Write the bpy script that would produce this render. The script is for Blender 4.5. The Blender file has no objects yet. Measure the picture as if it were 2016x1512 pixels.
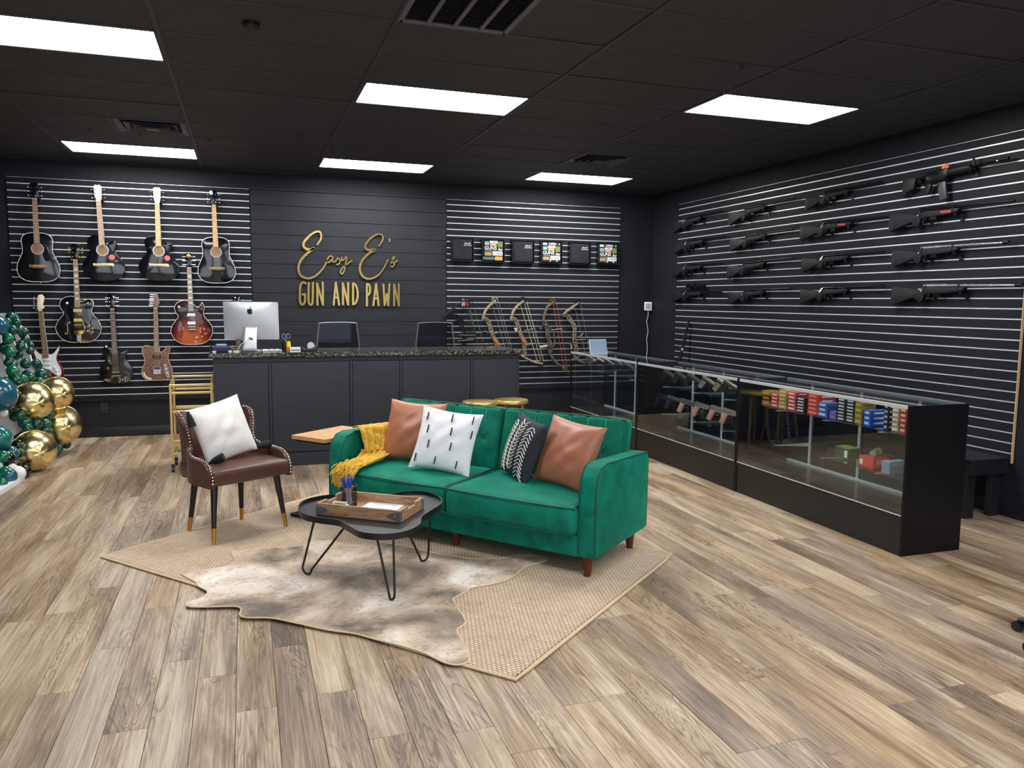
import bpy, bmesh, math, random
from mathutils import Vector, Matrix, Euler, noise
random.seed(7)
PI = math.pi
C = bpy.context.scene.collection
SC = bpy.context.scene

# ------------------------------------------------------------------ camera
FPX, IW, IH = 1538.97, 2016.0, 1512.0
PITCH, YAW, ROLL = math.radians(6.0576), math.radians(18.827), math.radians(0.5359)
CAM_H = 1.58
_fw = Vector((math.sin(YAW)*math.cos(PITCH), math.cos(YAW)*math.cos(PITCH), -math.sin(PITCH)))
_rt = Vector((math.cos(YAW), -math.sin(YAW), 0))
_up = _rt.cross(_fw)
CR = _rt*math.cos(ROLL) + _up*math.sin(ROLL)
CU = -_rt*math.sin(ROLL) + _up*math.cos(ROLL)
cam_data = bpy.data.cameras.new('camera')
cam = bpy.data.objects.new('camera', cam_data)
C.objects.link(cam)
cam_data.sensor_width = 36.0
cam_data.lens = FPX/IW*36.0
cam_data.clip_start = 0.05
m = Matrix((CR, CU, -_fw)).transposed().to_4x4()
m.translation = Vector((0, 0, CAM_H))
cam.matrix_world = m
SC.camera = cam

def ray(u, v): return _fw + CR*((u-IW/2)/FPX) - CU*((v-IH/2)/FPX)
def onz(u, v, z=0.0):
    d = ray(u, v); return Vector((0, 0, CAM_H)) + d*((z-CAM_H)/d.z)
def ony(u, v, Y):
    d = ray(u, v); return Vector((0, 0, CAM_H)) + d*(Y/d.y)
def onx(u, v, X):
    d = ray(u, v); return Vector((0, 0, CAM_H)) + d*(X/d.x)
def to_px(p):
    d = Vector(p)-Vector((0, 0, CAM_H)); z = d.dot(_fw)
    if z < 0.05: return None
    return IW/2+FPX*d.dot(CR)/z, IH/2-FPX*d.dot(CU)/z

# ------------------------------------------------------------------ world, light, exposure
SC.view_settings.view_transform = 'Standard'
SC.view_settings.look = 'None'
SC.view_settings.gamma = 1.0
SC.view_settings.use_curve_mapping = False
SC.view_settings.exposure = 0.0
world = bpy.data.worlds.new('world'); SC.world = world
world.use_nodes = True
world.node_tree.nodes['Background'].inputs[0].default_value = (0.75, 0.85, 1.0, 1)
world.node_tree.nodes['Background'].inputs[1].default_value = 0.6
try:
    SC.cycles.transparent_max_bounces = 24
except Exception:
    pass
PANEL_W = 30.0          # emission of the ceiling panels
WINDOW_W = 34.0       # daylight power of one shop window
X0, X1, Y0, Y1, ZC = -5.0, 5.395, -3.2, 9.8, 3.05
def area(name, loc, rot, sx, sy, power, col):
    l = bpy.data.lights.new(name, 'AREA'); l.shape = 'RECTANGLE'; l.size = sx; l.size_y = sy
    l.energy = power; l.color = col
    o = bpy.data.objects.new(name, l); o.location = loc; o.rotation_euler = rot; C.objects.link(o)
    return o
# daylight entering by the shop windows of the front wall (behind the camera)
for wn, wx in (('left', -3.1), ('middle', -0.4), ('right', 2.9)):
    area('window_front_%s_offscreen' % wn, (wx, Y0+0.16, 1.45), (math.radians(-90), 0, PI), 2.3, 2.1, WINDOW_W, (0.78, 0.89, 1.0))

# ------------------------------------------------------------------ materials
def lin(c):
    if isinstance(c, str):
        c = tuple(int(c[i:i+2], 16)/255 for i in (0, 2, 4))
    return tuple((x/12.92 if x <= .04045 else ((x+.055)/1.055)**2.4) for x in c) + (1,)
MATS = {}
def mat(name, col, rough=.5, metal=0., spec=.5, sheen=0., noise_amt=0., noise_scale=20., bump=0., bump_scale=200., coat=0., emit=0., alpha=None, stretch=None):
    if name in MATS: return MATS[name]
    M = bpy.data.materials.new(name); M.use_nodes = True
    nt = M.node_tree; b = nt.nodes['Principled BSDF']
    c = lin(col)
    b.inputs['Base Color'].default_value = c
    b.inputs['Roughness'].default_value = rough
    b.inputs['Metallic'].default_value = metal
    b.inputs['Specular IOR Level'].default_value = spec
    if sheen:
        b.inputs['Sheen Weight'].default_value = sheen
        b.inputs['Sheen Roughness'].default_value = .4
        b.inputs['Sheen Tint'].default_value = tuple(min(1, x*2+.15) for x in c[:3])+(1,)
    if coat:
        b.inputs['Coat Weight'].default_value = coat
        b.inputs['Coat Roughness'].default_value = .05
    if emit:
        b.inputs['Emission Color'].default_value = c
        b.inputs['Emission Strength'].default_value = emit
    if noise_amt or bump:
        tc = nt.nodes.new('ShaderNodeTexCoord'); src = tc.outputs['Object']
        if stretch:
            mp = nt.nodes.new('ShaderNodeMapping'); mp.inputs['Scale'].default_value = stretch
            nt.links.new(src, mp.inputs[0]); src = mp.outputs[0]
    if noise_amt:
        n = nt.nodes.new('ShaderNodeTexNoise'); n.inputs['Scale'].default_value = noise_scale; n.inputs['Detail'].default_value = 5
        nt.links.new(src, n.inputs['Vector'])
        r = nt.nodes.new('ShaderNodeValToRGB')
        r.color_ramp.elements[0].position = .3; r.color_ramp.elements[1].position = .7
        r.color_ramp.elements[0].color = tuple(x*(1-noise_amt) for x in c[:3])+(1,)
        r.color_ramp.elements[1].color = tuple(min(1, x*(1+noise_amt)) for x in c[:3])+(1,)
        nt.links.new(n.outputs['Fac'], r.inputs[0]); nt.links.new(r.outputs[0], b.inputs['Base Color'])
    if bump:
        n2 = nt.nodes.new('ShaderNodeTexNoise'); n2.inputs['Scale'].default_value = bump_scale; n2.inputs['Detail'].default_value = 3
        nt.links.new(src, n2.inputs['Vector'])
        bp = nt.nodes.new('ShaderNodeBump'); bp.inputs['Strength'].default_value = bump; bp.inputs['Distance'].default_value = .004
        nt.links.new(n2.outputs['Fac'], bp.inputs['Height']); nt.links.new(bp.outputs[0], b.inputs['Normal'])
    MATS[name] = M
    return M

def glass_mat(name, tint=(.93, .97, .96), ior=1.5):
    if name in MATS: return MATS[name]
    M = bpy.data.materials.new(name); M.use_nodes = True
    nt = M.node_tree
    for n in list(nt.nodes):
        if n.type != 'OUTPUT_MATERIAL': nt.nodes.remove(n)
    out = [n for n in nt.nodes if n.type == 'OUTPUT_MATERIAL'][0]
    t = nt.nodes.new('ShaderNodeBsdfTransparent'); t.inputs[0].default_value = tint+(1,)
    g = nt.nodes.new('ShaderNodeBsdfGlossy'); g.inputs['Roughness'].default_value = .02; g.inputs[0].default_value = (1, 1, 1, 1)
    f = nt.nodes.new('ShaderNodeFresnel')
    ge = nt.nodes.new('ShaderNodeNewGeometry'); mr = nt.nodes.new('ShaderNodeMapRange')
    mr.inputs[3].default_value = ior; mr.inputs[4].default_value = 1/ior
    nt.links.new(ge.outputs['Backfacing'], mr.inputs[0]); nt.links.new(mr.outputs[0], f.inputs[0])
    x = nt.nodes.new('ShaderNodeMixShader')
    nt.links.new(f.outputs[0], x.inputs[0]); nt.links.new(t.outputs[0], x.inputs[1]); nt.links.new(g.outputs[0], x.inputs[2])
    nt.links.new(x.outputs[0], out.inputs[0])
    MATS[name] = M
    return M

def plank_mat():
    M = bpy.data.materials.new('floor_planks'); M.use_nodes = True
    nt = M.node_tree; N = nt.nodes; K = nt.links; b = N['Principled BSDF']
    tc = N.new('ShaderNodeTexCoord'); oi = N.new('ShaderNodeObjectInfo'); ge = N.new('ShaderNodeNewGeometry')
    def math_(op, a, c=None):
        n = N.new('ShaderNodeMath'); n.operation = op
        for i, x in enumerate((a, c)):
            if x is None: continue
            if isinstance(x, (int, float)): n.inputs[i].default_value = x
            else: K.new(x, n.inputs[i])
        return n.outputs[0]
    rnd = math_('FRACT', math_('ADD', oi.outputs['Random'], math_('MULTIPLY', ge.outputs['Random Per Island'], 7.31)))
    off = N.new('ShaderNodeCombineXYZ')
    K.new(math_('MULTIPLY', rnd, 31.7), off.inputs[0]); K.new(math_('MULTIPLY', rnd, 57.3), off.inputs[1])
    add = N.new('ShaderNodeVectorMath'); add.operation = 'ADD'
    K.new(ge.outputs['Position'], add.inputs[0]); K.new(off.outputs[0], add.inputs[1])
    def tex(scale, sx, sy, detail=6, dist=0., rough=.6):
        mp = N.new('ShaderNodeMapping'); mp.inputs['Scale'].default_value = (sx, sy, 1)
        K.new(add.outputs[0], mp.inputs[0])
        n = N.new('ShaderNodeTexNoise'); n.inputs['Scale'].default_value = scale; n.inputs['Detail'].default_value = detail
        n.inputs['Distortion'].default_value = dist; n.inputs['Roughness'].default_value = rough
        K.new(mp.outputs[0], n.inputs['Vector'])
        return n.outputs['Fac']
    patch = tex(1.0, 6.5, .9, 4, .7)          # broad light and dark zones running along the board
    fine = tex(1.0, 110., 2.2, 6, .3, .75)          # fine fibres
    rings = tex(1.0, 7.0, .8, 2, 1.2)          # contour field for the cathedral grain
    ring = math_('ABSOLUTE', math_('SUBTRACT', math_('FRACT', math_('MULTIPLY', rings, 19.)), .5))
    ring = math_('POWER', math_('MULTIPLY', ring, 2.), 3.)
    gate = math_('MULTIPLY', ring, math_('SMOOTH_MIN', 1., math_('MAXIMUM', 0., math_('MULTIPLY', math_('SUBTRACT', tex(1.0, 4., .6, 1), .44), 6.))))
    v = math_('ADD', math_('MULTIPLY', patch, 1.0), math_('MULTIPLY', fine, 1.05))
    v = math_('ADD', v, math_('MULTIPLY', math_('SUBTRACT', rnd, .5), .16))
    v = math_('SUBTRACT', v, .33)
    v = math_('SUBTRACT', v, math_('MULTIPLY', gate, .26))
    r = N.new('ShaderNodeValToRGB'); e = r.color_ramp.elements
    e[0].position = .38; e[0].color = lin('625041')
    e[1].position = 1.0; e[1].color = lin('d9cab2')
    for p, c in ((.54, '87715b'), (.68, 'a48d74'), (.83, 'c0ad92')):
        q = e.new(p); q.color = lin(c)
    K.new(v, r.inputs[0])
    hs = N.new('ShaderNodeHueSaturation'); K.new(r.outputs[0], hs.inputs['Color'])
    K.new(math_('ADD', .84, math_('MULTIPLY', math_('FRACT', math_('MULTIPLY', rnd, 13.7)), .3)), hs.inputs['Saturation'])
    hs.inputs['Value'].default_value = .86
    K.new(hs.outputs[0], b.inputs['Base Color'])
    b.inputs['Roughness'].default_value = .42
    b.inputs['Specular IOR Level'].default_value = .4
    bp = N.new('ShaderNodeBump'); bp.inputs['Strength'].default_value = .12; bp.inputs['Distance'].default_value = .003
    K.new(v, bp.inputs['Height']); K.new(bp.outputs[0], b.inputs['Normal'])
    return M

def wood_mat(name, c0, c1, scale=(1, 14, 14), rough=.5, n=4.):
    if name in MATS: return MATS[name]
    M = bpy.data.materials.new(name); M.use_nodes = True
    nt = M.node_tree; N = nt.nodes; K = nt.links; b = N['Principled BSDF']
    tc = N.new('ShaderNodeTexCoord'); mp = N.new('ShaderNodeMapping'); mp.inputs['Scale'].default_value = scale
    K.new(tc.outputs['Object'], mp.inputs[0])
    t = N.new('ShaderNodeTexNoise'); t.inputs['Scale'].default_value = n; t.inputs['Detail'].default_value = 6; t.inputs['Distortion'].default_value = .8
    K.new(mp.outputs[0], t.inputs['Vector'])
    r = N.new('ShaderNodeValToRGB'); r.color_ramp.elements[0].position = .3; r.color_ramp.elements[1].position = .72
    r.color_ramp.elements[0].color = lin(c0); r.color_ramp.elements[1].color = lin(c1)
    K.new(t.outputs['Fac'], r.inputs[0]); K.new(r.outputs[0], b.inputs['Base Color'])
    b.inputs['Roughness'].default_value = rough
    MATS[name] = M
    return M

# ------------------------------------------------------------------ mesh builder
class B:
    def __init__(s): s.v = []; s.f = []
    def _add(s, vs, fs, M=None):
        o = len(s.v)
        s.v += [tuple(M @ Vector(p)) if M is not None else tuple(p) for p in vs]
        s.f += [tuple(o+i for i in f) for f in fs]
        return s
    def box(s, c, d, M=None):
        x, y, z = c; a, b_, e = d[0]/2, d[1]/2, d[2]/2
        vs = [(x+i*a, y+j*b_, z+k*e) for i in (-1, 1) for j in (-1, 1) for k in (-1, 1)]
        return s._add(vs, [(0, 1, 3, 2), (4, 6, 7, 5), (0, 4, 5, 1), (2, 3, 7, 6), (0, 2, 6, 4), (1, 5, 7, 3)], M)
    def prism(s, pts, z0, z1, M=None):
        n = len(pts)
        a = sum(pts[i][0]*pts[(i+1) % n][1]-pts[(i+1) % n][0]*pts[i][1] for i in range(n))
        if a < 0: pts = list(reversed(pts))
        vs = [(p[0], p[1], z0) for p in pts]+[(p[0], p[1], z1) for p in pts]
        fs = [tuple(range(n-1, -1, -1)), tuple(range(n, 2*n))]+[(i, (i+1) % n, n+(i+1) % n, n+i) for i in range(n)]
        return s._add(vs, fs, M)
    def tube(s, pts, r, n=8, closed=False, M=None, flat=None):
        P = [Vector(p) for p in pts]; k = len(P)
        R = r if isinstance(r, (list, tuple)) else [r]*k
        vs = []; fs = []
        prev = None
        for i in range(k):
            if closed: t = P[(i+1) % k]-P[i-1]
            else: t = P[min(i+1, k-1)]-P[max(i-1, 0)]
            if t.length < 1e-9: t = Vector((0, 0, 1))
            t.normalize()
            if prev is None:
                a = Vector((0, 0, 1)) if abs(t.z) < .9 else Vector((1, 0, 0))
                nrm = t.cross(a).normalized()
            else:
                nrm = (prev-t*prev.dot(t))
                nrm = nrm.normalized() if nrm.length > 1e-6 else t.orthogonal().normalized()
            prev = nrm; bi = t.cross(nrm)
            for j in range(n):
                an = 2*PI*(j+.5)/n
                q = nrm*math.cos(an)*R[i]+bi*math.sin(an)*R[i]
                if flat: q = Vector((q.x*flat[0], q.y*flat[1], q.z*flat[2]))
                vs.append(P[i]+q)
        for i in range(k if closed else k-1):
            i2 = (i+1) % k
            for j in range(n):
                fs.append((i*n+j, i*n+(j+1) % n, i2*n+(j+1) % n, i2*n+j))
        if not closed:
            fs.append(tuple(range(n-1, -1, -1))); fs.append(tuple((k-1)*n+j for j in range(n)))
        return s._add(vs, fs, M)
    def cyl(s, p0, p1, r0, r1=None, n=16, M=None):
        return s.tube([p0, p1], [r0, r0 if r1 is None else r1], n, M=M)
    def lathe(s, prof, n=24, M=None, cap=True):
        vs = []; fs = []; k = len(prof)
        for r, z in prof:
            for j in range(n):
                a = 2*PI*j/n; vs.append((r*math.cos(a), r*math.sin(a), z))
        for i in range(k-1):
            for j in range(n):
                fs.append((i*n+j, i*n+(j+1) % n, (i+1)*n+(j+1) % n, (i+1)*n+j))
        if cap:
            fs.append(tuple(range(n-1, -1, -1))); fs.append(tuple((k-1)*n+j for j in range(n)))
        return s._add(vs, fs, M)
    def ball(s, c, r, nu=16, nv=10, M=None):
        rx, ry, rz = r if isinstance(r, (tuple, list)) else (r, r, r)
        vs = [(c[0], c[1], c[2]-rz)]
        for i in range(1, nv):
            t = -PI/2+PI*i/nv
            for j in range(nu):
                a = 2*PI*j/nu
                vs.append((c[0]+rx*math.cos(t)*math.cos(a), c[1]+ry*math.cos(t)*math.sin(a), c[2]+rz*math.sin(t)))
        vs.append((c[0], c[1], c[2]+rz)); top = len(vs)-1
        fs = [(0, 1+(j+1) % nu, 1+j) for j in range(nu)]
        for i in range(nv-2):
            for j in range(nu):
                a = 1+i*nu
                fs.append((a+j, a+(j+1) % nu, a+nu+(j+1) % nu, a+nu+j))
        a = 1+(nv-2)*nu
        fs += [(a+j, a+(j+1) % nu, top) for j in range(nu)]
        return s._add(vs, fs, M)
    def soft(s, c, d, r=.04, n=12, bulge=(0, 0, 0), fn=None, M=None):
        """rounded box made of a subdivided cube; bulge puffs each face pair outwards"""
        hx, hy, hz = d[0]/2, d[1]/2, d[2]/2
        nx, ny, nz = n if isinstance(n, (tuple, list)) else (n, n, n)
        idx = {}; vs = []; fs = []
        def pos(i, m, hh, r):
            # denser near the ends so that the rounding is smooth
            t = i/m; rr = min(r, hh*.999); k = max(2, m//5)
            if i <= k: return -hh+rr*(1-math.cos(PI/2*i/k))*1.0
            if i >= m-k: return hh-rr*(1-math.cos(PI/2*(m-i)/k))
            return -hh+rr+(2*hh-2*rr)*(i-k)/(m-2*k)
        def vert(i, j, k):
            key = (i, j, k)
            if key in idx: return idx[key]
            p = Vector((pos(i, nx, hx, r), pos(j, ny, hy, r), pos(k, nz, hz, r)))
            q = Vector((max(-hx+r, min(hx-r, p.x)), max(-hy+r, min(hy-r, p.y)), max(-hz+r, min(hz-r, p.z))))
            dd = p-q
            if dd.length > 1e-9: p = q+dd.normalized()*r
            u, v_, w = p.x/hx, p.y/hy, p.z/hz
            p = Vector((p.x+bulge[0]*u*(1-v_*v_)*(1-w*w), p.y+bulge[1]*v_*(1-u*u)*(1-w*w), p.z+bulge[2]*w*(1-u*u)*(1-v_*v_)))
            if fn: p = Vector(fn(p, u, v_, w))
            idx[key] = len(vs); vs.append(p+Vector(c)); return idx[key]
        for i in range(nx):
            for j in range(ny):
                fs.append((vert(i, j, 0), vert(i, j+1, 0), vert(i+1, j+1, 0), vert(i+1, j, 0)))
                fs.append((vert(i, j, nz), vert(i+1, j, nz), vert(i+1, j+1, nz), vert(i, j+1, nz)))
        for i in range(nx):
            for k in range(nz):
                fs.append((vert(i, 0, k), vert(i+1, 0, k), vert(i+1, 0, k+1), vert(i, 0, k+1)))
                fs.append((vert(i, ny, k), vert(i, ny, k+1), vert(i+1, ny, k+1), vert(i+1, ny, k)))
        for j in range(ny):
            for k in range(nz):
                fs.append((vert(0, j, k), vert(0, j, k+1), vert(0, j+1, k+1), vert(0, j+1, k)))
                fs.append((vert(nx, j, k), vert(nx, j+1, k), vert(nx, j+1, k+1), vert(nx, j, k+1)))
        return s._add(vs, fs, M)
    def grid(s, fn, nu, nv, M=None, thick=None):
        vs = [fn(i/nu, j/nv) for j in range(nv+1) for i in range(nu+1)]
        fs = [(j*(nu+1)+i, j*(nu+1)+i+1, (j+1)*(nu+1)+i+1, (j+1)*(nu+1)+i) for j in range(nv) for i in range(nu)]
        return s._add(vs, fs, M)
    def mesh(s, name, material, smooth=True, bevel=0., seg=2, angle=35, weld=False):
        me = bpy.data.meshes.new(name)
        me.from_pydata(s.v, [], s.f)
        if bevel or weld:
            bm = bmesh.new(); bm.from_mesh(me)
            if weld: bmesh.ops.remove_doubles(bm, verts=bm.verts, dist=1e-5)
            if bevel:
                ed = [e for e in bm.edges if len(e.link_faces) == 2 and e.calc_face_angle(0) > math.radians(28)]
                bmesh.ops.bevel(bm, geom=ed, offset=bevel, segments=seg, affect='EDGES', profile=.5, clamp_overlap=True)
            bm.to_mesh(me); bm.free()
        me.materials.append(material)
        if smooth:
            me.shade_smooth()
            me.set_sharp_from_angle(angle=math.radians(angle))
        me.update()
        return me

def link(name, me, parent=None, loc=None, rot=None):
    o = bpy.data.objects.new(name, me); C.objects.link(o)
    if parent is not None: o.parent = parent
    if loc is not None: o.location = loc
    if rot is not None: o.rotation_euler = rot
    return o
def obj(name, b, material, parent=None, smooth=True, bevel=0., seg=2, angle=35, loc=None, rot=None, weld=False):
    return link(name, b.mesh(name, material, smooth, bevel, seg, angle, weld), parent, loc, rot)
def tag(o, label, cat, group=None):
    o['label'] = label; o['category'] = cat
    if group: o['group'] = group
    return o
def thing(name, label, cat, loc=(0, 0, 0), rot=(0, 0, 0), group=None):
    o = bpy.data.objects.new(name, None); o.empty_display_size = .1
    C.objects.link(o); o.location = loc; o.rotation_euler = rot
    return tag(o, label, cat, group)
def struct(name, b, material, parent=None, bevel=0., smooth=True):
    o = obj(name, b, material, parent, smooth, bevel)
    if parent is None: o['kind'] = 'structure'
    return o
def copy_tree(o, parent=None):
    c = o.copy(); C.objects.link(c)
    if parent is not None: c.parent = parent
    for ch in list(o.children): copy_tree(ch, c)
    return c
def spline(P, n=6, closed=False):
    P = [Vector(p) for p in P]; k = len(P); out = []
    rng = range(k) if closed else range(k-1)
    for i in rng:
        if closed: a, b_, c, d = P[i-1], P[i], P[(i+1) % k], P[(i+2) % k]
        else: a, b_, c, d = P[max(i-1, 0)], P[i], P[i+1], P[min(i+2, k-1)]
        for j in range(n):
            t = j/n
            out.append(.5*((2*b_)+(c-a)*t+(2*a-5*b_+4*c-d)*t*t+(3*b_-a-3*c+d)*t**3))
    if not closed: out.append(P[-1])
    return out
def text_mesh(txt, size, material, depth=.0005, shear=0., bold=0.):
    cu = bpy.data.curves.new('lettering', 'FONT'); cu.body = txt; cu.size = size; cu.extrude = depth
    cu.align_x = 'CENTER'; cu.align_y = 'CENTER'; cu.shear = shear; cu.offset = bold; cu.resolution_u = 2
    o = bpy.data.objects.new('lettering', cu)
    C.objects.link(o)
    me = bpy.data.meshes.new_from_object(o)
    bpy.data.objects.remove(o); bpy.data.curves.remove(cu)
    me.materials.clear(); me.materials.append(material)
    return me
WALL_ROT = (PI/2, 0, 0)            # local x right, y up, z towards the room, for things on the back wall
RWALL_ROT = (PI/2, 0, -PI/2)       # the same for things on the right wall

# common materials
BLK = mat('black_paint', '26272e', .42, noise_amt=.12, noise_scale=3.)
WALLM = mat('wall_black_paint', '23242a', .5, spec=.15, noise_amt=.1, noise_scale=2., bump=.15, bump_scale=90)
CEILM = mat('ceiling_tile_black', '36373d', .6, noise_amt=.15, noise_scale=40., bump=.25, bump_scale=260)
SILVER = mat('aluminium', 'eff2f6', .36, .4)
STEEL = mat('polished_steel', 'd0d2d6', .18, 1.)
GOLDM = mat('gold_metal', 'd8b25a', .22, 1.)
BLKPL = mat('black_plastic', '15161a', .4)
BLKMET = mat('black_metal', '17181c', .35, .3)
WHITE = mat('white_plastic', 'e9ecee', .4)
GLASS = glass_mat('clear_glass')
ACRYL = glass_mat('clear_acrylic', (.9, .95, .95), 1.45)
# ================================================================== the setting
fl = struct('floor', B().box(((X0+X1)/2, (Y0+Y1)/2, -.06), (X1-X0+.4, Y1-Y0+.4, .09)), mat('subfloor', '4a3c30', .8))
PW, PL, XP = .1524, 1.22, 1.299
PLANK = plank_mat()
planks = []
k0 = int(math.floor((X0-XP)/PW)); k1 = int(math.ceil((X1-XP)/PW))
rp = random.Random(3)
for k in range(k0, k1):
    xa, xb = max(X0, XP+k*PW), min(X1, XP+(k+1)*PW)
    y = Y0-rp.choice((.2, .45, .61, .8, 1.0))-rp.random()*.15
    if k == 0: y = 2.715-5*PL
    if k == 5: y = 2.72-5*PL
    while y < Y1:
        ya, yb = max(Y0, y), min(Y1, y+PL)
        if yb-ya > .02: planks.append((xa, xb, ya, yb))
        y += PL
def plank_score(p):
    best = 0
    for fx in (0, .5, 1):
        for fy in (0, .25, .5, .75, 1):
            q = to_px((p[0]+(p[1]-p[0])*fx, p[2]+(p[3]-p[2])*fy, 0))
            if q and -10 < q[0] < IW+10 and -10 < q[1] < IH+10: best += 1
    d = math.hypot((p[0]+p[1])/2, (p[2]+p[3])/2)
    return (best/15+.02)/(d*d*d) if best else 0
planks.sort(key=plank_score, reverse=True)
pm = {}
rest = B()
for i, (xa, xb, ya, yb) in enumerate(planks):
    g = .0008
    if i < 300:
        key = (round(xb-xa, 3), round(yb-ya, 3))
        if key not in pm:
            pm[key] = B().box((0, 0, -.006), (xb-xa-2*g, yb-ya-2*g, .012)).mesh('plank', PLANK, False, .0009, 1)
        link('plank', pm[key], fl, ((xa+xb)/2, (ya+yb)/2, 0))
    else:
        rest.box(((xa+xb)/2, (ya+yb)/2, -.006), (xb-xa-2*g, yb-ya-2*g, .012))
o = obj('planking', rest, PLANK, fl, False); o['kind'] = 'stuff'

# walls
wb = struct('wall_back', B().box(((X0+X1)/2, Y1+.075, ZC/2), (X1-X0+.3, .15, ZC+.1)), WALLM)
wr = struct('wall_right', B().box((X1+.075, (Y0+Y1)/2, ZC/2), (.15, Y1-Y0, ZC+.1)), WALLM)
wl = struct('wall_left', B().box((X0-.075, (Y0+Y1)/2, ZC/2), (.15, Y1-Y0, ZC+.1)), WALLM)
# front wall with three shop windows
wf = B()
win = [(-4.35, -1.85), (-1.65, .85), (1.65, 4.15)]
xs = [X0]+[e for w in win for e in w]+[X1]
for i in range(0, len(xs), 2):
    wf.box(((xs[i]+xs[i+1])/2, Y0-.075, ZC/2), (xs[i+1]-xs[i], .15, ZC))
for a, b_ in win:
    wf.box(((a+b_)/2, Y0-.075, .15), (b_-a, .15, .3)); wf.box(((a+b_)/2, Y0-.075, (2.6+ZC)/2), (b_-a, .15, ZC-2.6))
struct('wall_front', wf, WALLM)
for i, (a, b_) in enumerate(win):
    fr = B(); xm = (a+b_)/2
    for x in (a+.03, xm, b_-.03): fr.box((x, Y0-.07, 1.45), (.06, .08, 2.3))
    for z in (.33, 2.57): fr.box((xm, Y0-.07, z), (b_-a, .08, .06))
    w = struct('window_%d' % (i+1), fr, BLKMET)
    for x in ((a+xm)/2, (b_+xm)/2):
        obj('pane', B().box((x, Y0-.07, 1.45), ((b_-a)/2-.08, .008, 2.2)), GLASS, w, False)
# baseboards
bbm = mat('baseboard_black', '1d1e24', .38)
struct('baseboard_back', B().box(((X0+X1)/2, Y1-.007, .056), (X1-X0, .014, .112)), bbm, bevel=.003)
struct('baseboard_right', B().box((X1-.007, (Y0+Y1)/2, .056), (.014, Y1-Y0-.03, .112)), bbm, bevel=.003)
struct('baseboard_left', B().box((X0+.007, (Y0+Y1)/2, .056), (.014, Y1-Y0-.03, .112)), bbm, bevel=.003)

# shiplap between the two slat panels of the back wall
bm_ = {}
z = .112; zt = 2.845; sh = .1665
ship = mat('shiplap_black', '2c2d33', .5, spec=.15, noise_amt=.12, noise_scale=4., stretch=(1, 6, 6))
n = int(round((zt-z)/sh)); sh = (zt-z)/n
me = B().box((0, 0, 0), (2.352, .016, sh-.004)).mesh('shiplap_board', ship, False, .002, 1)
for i in range(n):
    link('shiplap_board', me, wb, (1.2635, Y1-.008, z+sh*(i+.5)))
obj('cap_strip', B().box((1.2635, Y1-.011, zt+.012), (2.352, .022, .02)), ship, wb, False, .003)

# ceiling: tiles, grid bars
ce = struct('ceiling', B().box(((X0+X1)/2, (Y0+Y1)/2, ZC+.14), (X1-X0+.3, Y1-Y0+.3, .1)), mat('ceiling_deck', '101114', .9))
TX, TY, GX, GY = 1.219, .6095, .80, 5.518
lights_at = {(0, 0), (0, 5), (2, 5), (2, -1), (-2, -1), (-2, 5)}
extra_lights = {(0, -7), (2, -7), (-2, -12), (0, -12), (2, -12)}
half = {(-2, 3): 'R', (2, 3): 'L', (0, -3): 'L'}
tm = {}
i0, i1 = int(math.floor((X0-GX)/TX)), int(math.ceil((X1-GX)/TX))
j0, j1 = int(math.floor((Y0-GY)/TY)), int(math.ceil((Y1-GY)/TY))
rt = random.Random(5)
for i in range(i0, i1):
    for j in range(j0, j1):
        xa, xb = max(X0, GX+i*TX), min(X1, GX+(i+1)*TX); ya, yb = max(Y0, GY+j*TY), min(Y1, GY+(j+1)*TY)
        if xb-xa < .03 or yb-ya < .03: continue
        if (i, j) in lights_at or (i, j) in extra_lights: continue
        if (i, j) in half:
            if half[(i, j)] == 'R': xb = (xa+xb)/2
            else: xa = (xa+xb)/2
        key = (round(xb-xa, 3), round(yb-ya, 3))
        if key not in tm:
            tm[key] = B().box((0, 0, 0), (xb-xa-.012, yb-ya-.012, .014)).mesh('ceiling_tile', CEILM, False, .003, 1)
        o = link('ceiling_tile', tm[key], ce, ((xa+xb)/2, (ya+yb)/2, ZC+.009+rt.random()*.002))
        o.rotation_euler = (rt.uniform(-.004, .004), rt.uniform(-.002, .002), 0)
barm = mat('ceiling_bar_black', '42434a', .45, .2)
for i in range(i0, i1+1):
    x = GX+i*TX
    if X0 < x < X1: obj('grid_bar', B().box((x, (Y0+Y1)/2, ZC), (.024, Y1-Y0, .006)), barm, ce, False)
for j in range(j0, j1+1):
    y = GY+j*TY
    if Y0 < y < Y1: obj('grid_bar', B().box(((X0+X1)/2, y, ZC+.0005), (X1-X0, .02, .005)), barm, ce, False)
# half-tile bars next to the vents
for (i, j) in half:
    obj('grid_bar', B().box((GX+(i+.5)*TX, GY+(j+.5)*TY, ZC), (.02, TY, .005)), barm, ce, False)
# small hooks left in the ceiling grid
for (u, v) in ((413, 273), (275, 262), (178, 255), (592, 264), (1461, 128)):
    p = onz(u, v, ZC-.01)
    o = obj('ceiling_hook', B().tube([(0.014*math.cos(a), 0, -.014+.014*math.sin(a)) for a in [PI/2+2*PI*t/10*.85 for t in range(11)]], .003, 6), BLKMET, None, loc=(p.x, p.y, ZC-.003))
    tag(o, 'small black metal hook hanging from a ceiling grid bar', 'hook', 'ceiling hooks')
# round black detector
p = onz(495, 46, ZC)
o = thing('smoke_detector', 'small round black detector on a ceiling tile near the return vent', 'detector', (p.x, p.y, ZC))
obj('housing', B().lathe([(.045, -.001), (.045, -.018), (.034, -.028), (.012, -.03)], 20), BLKPL, o)

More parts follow.
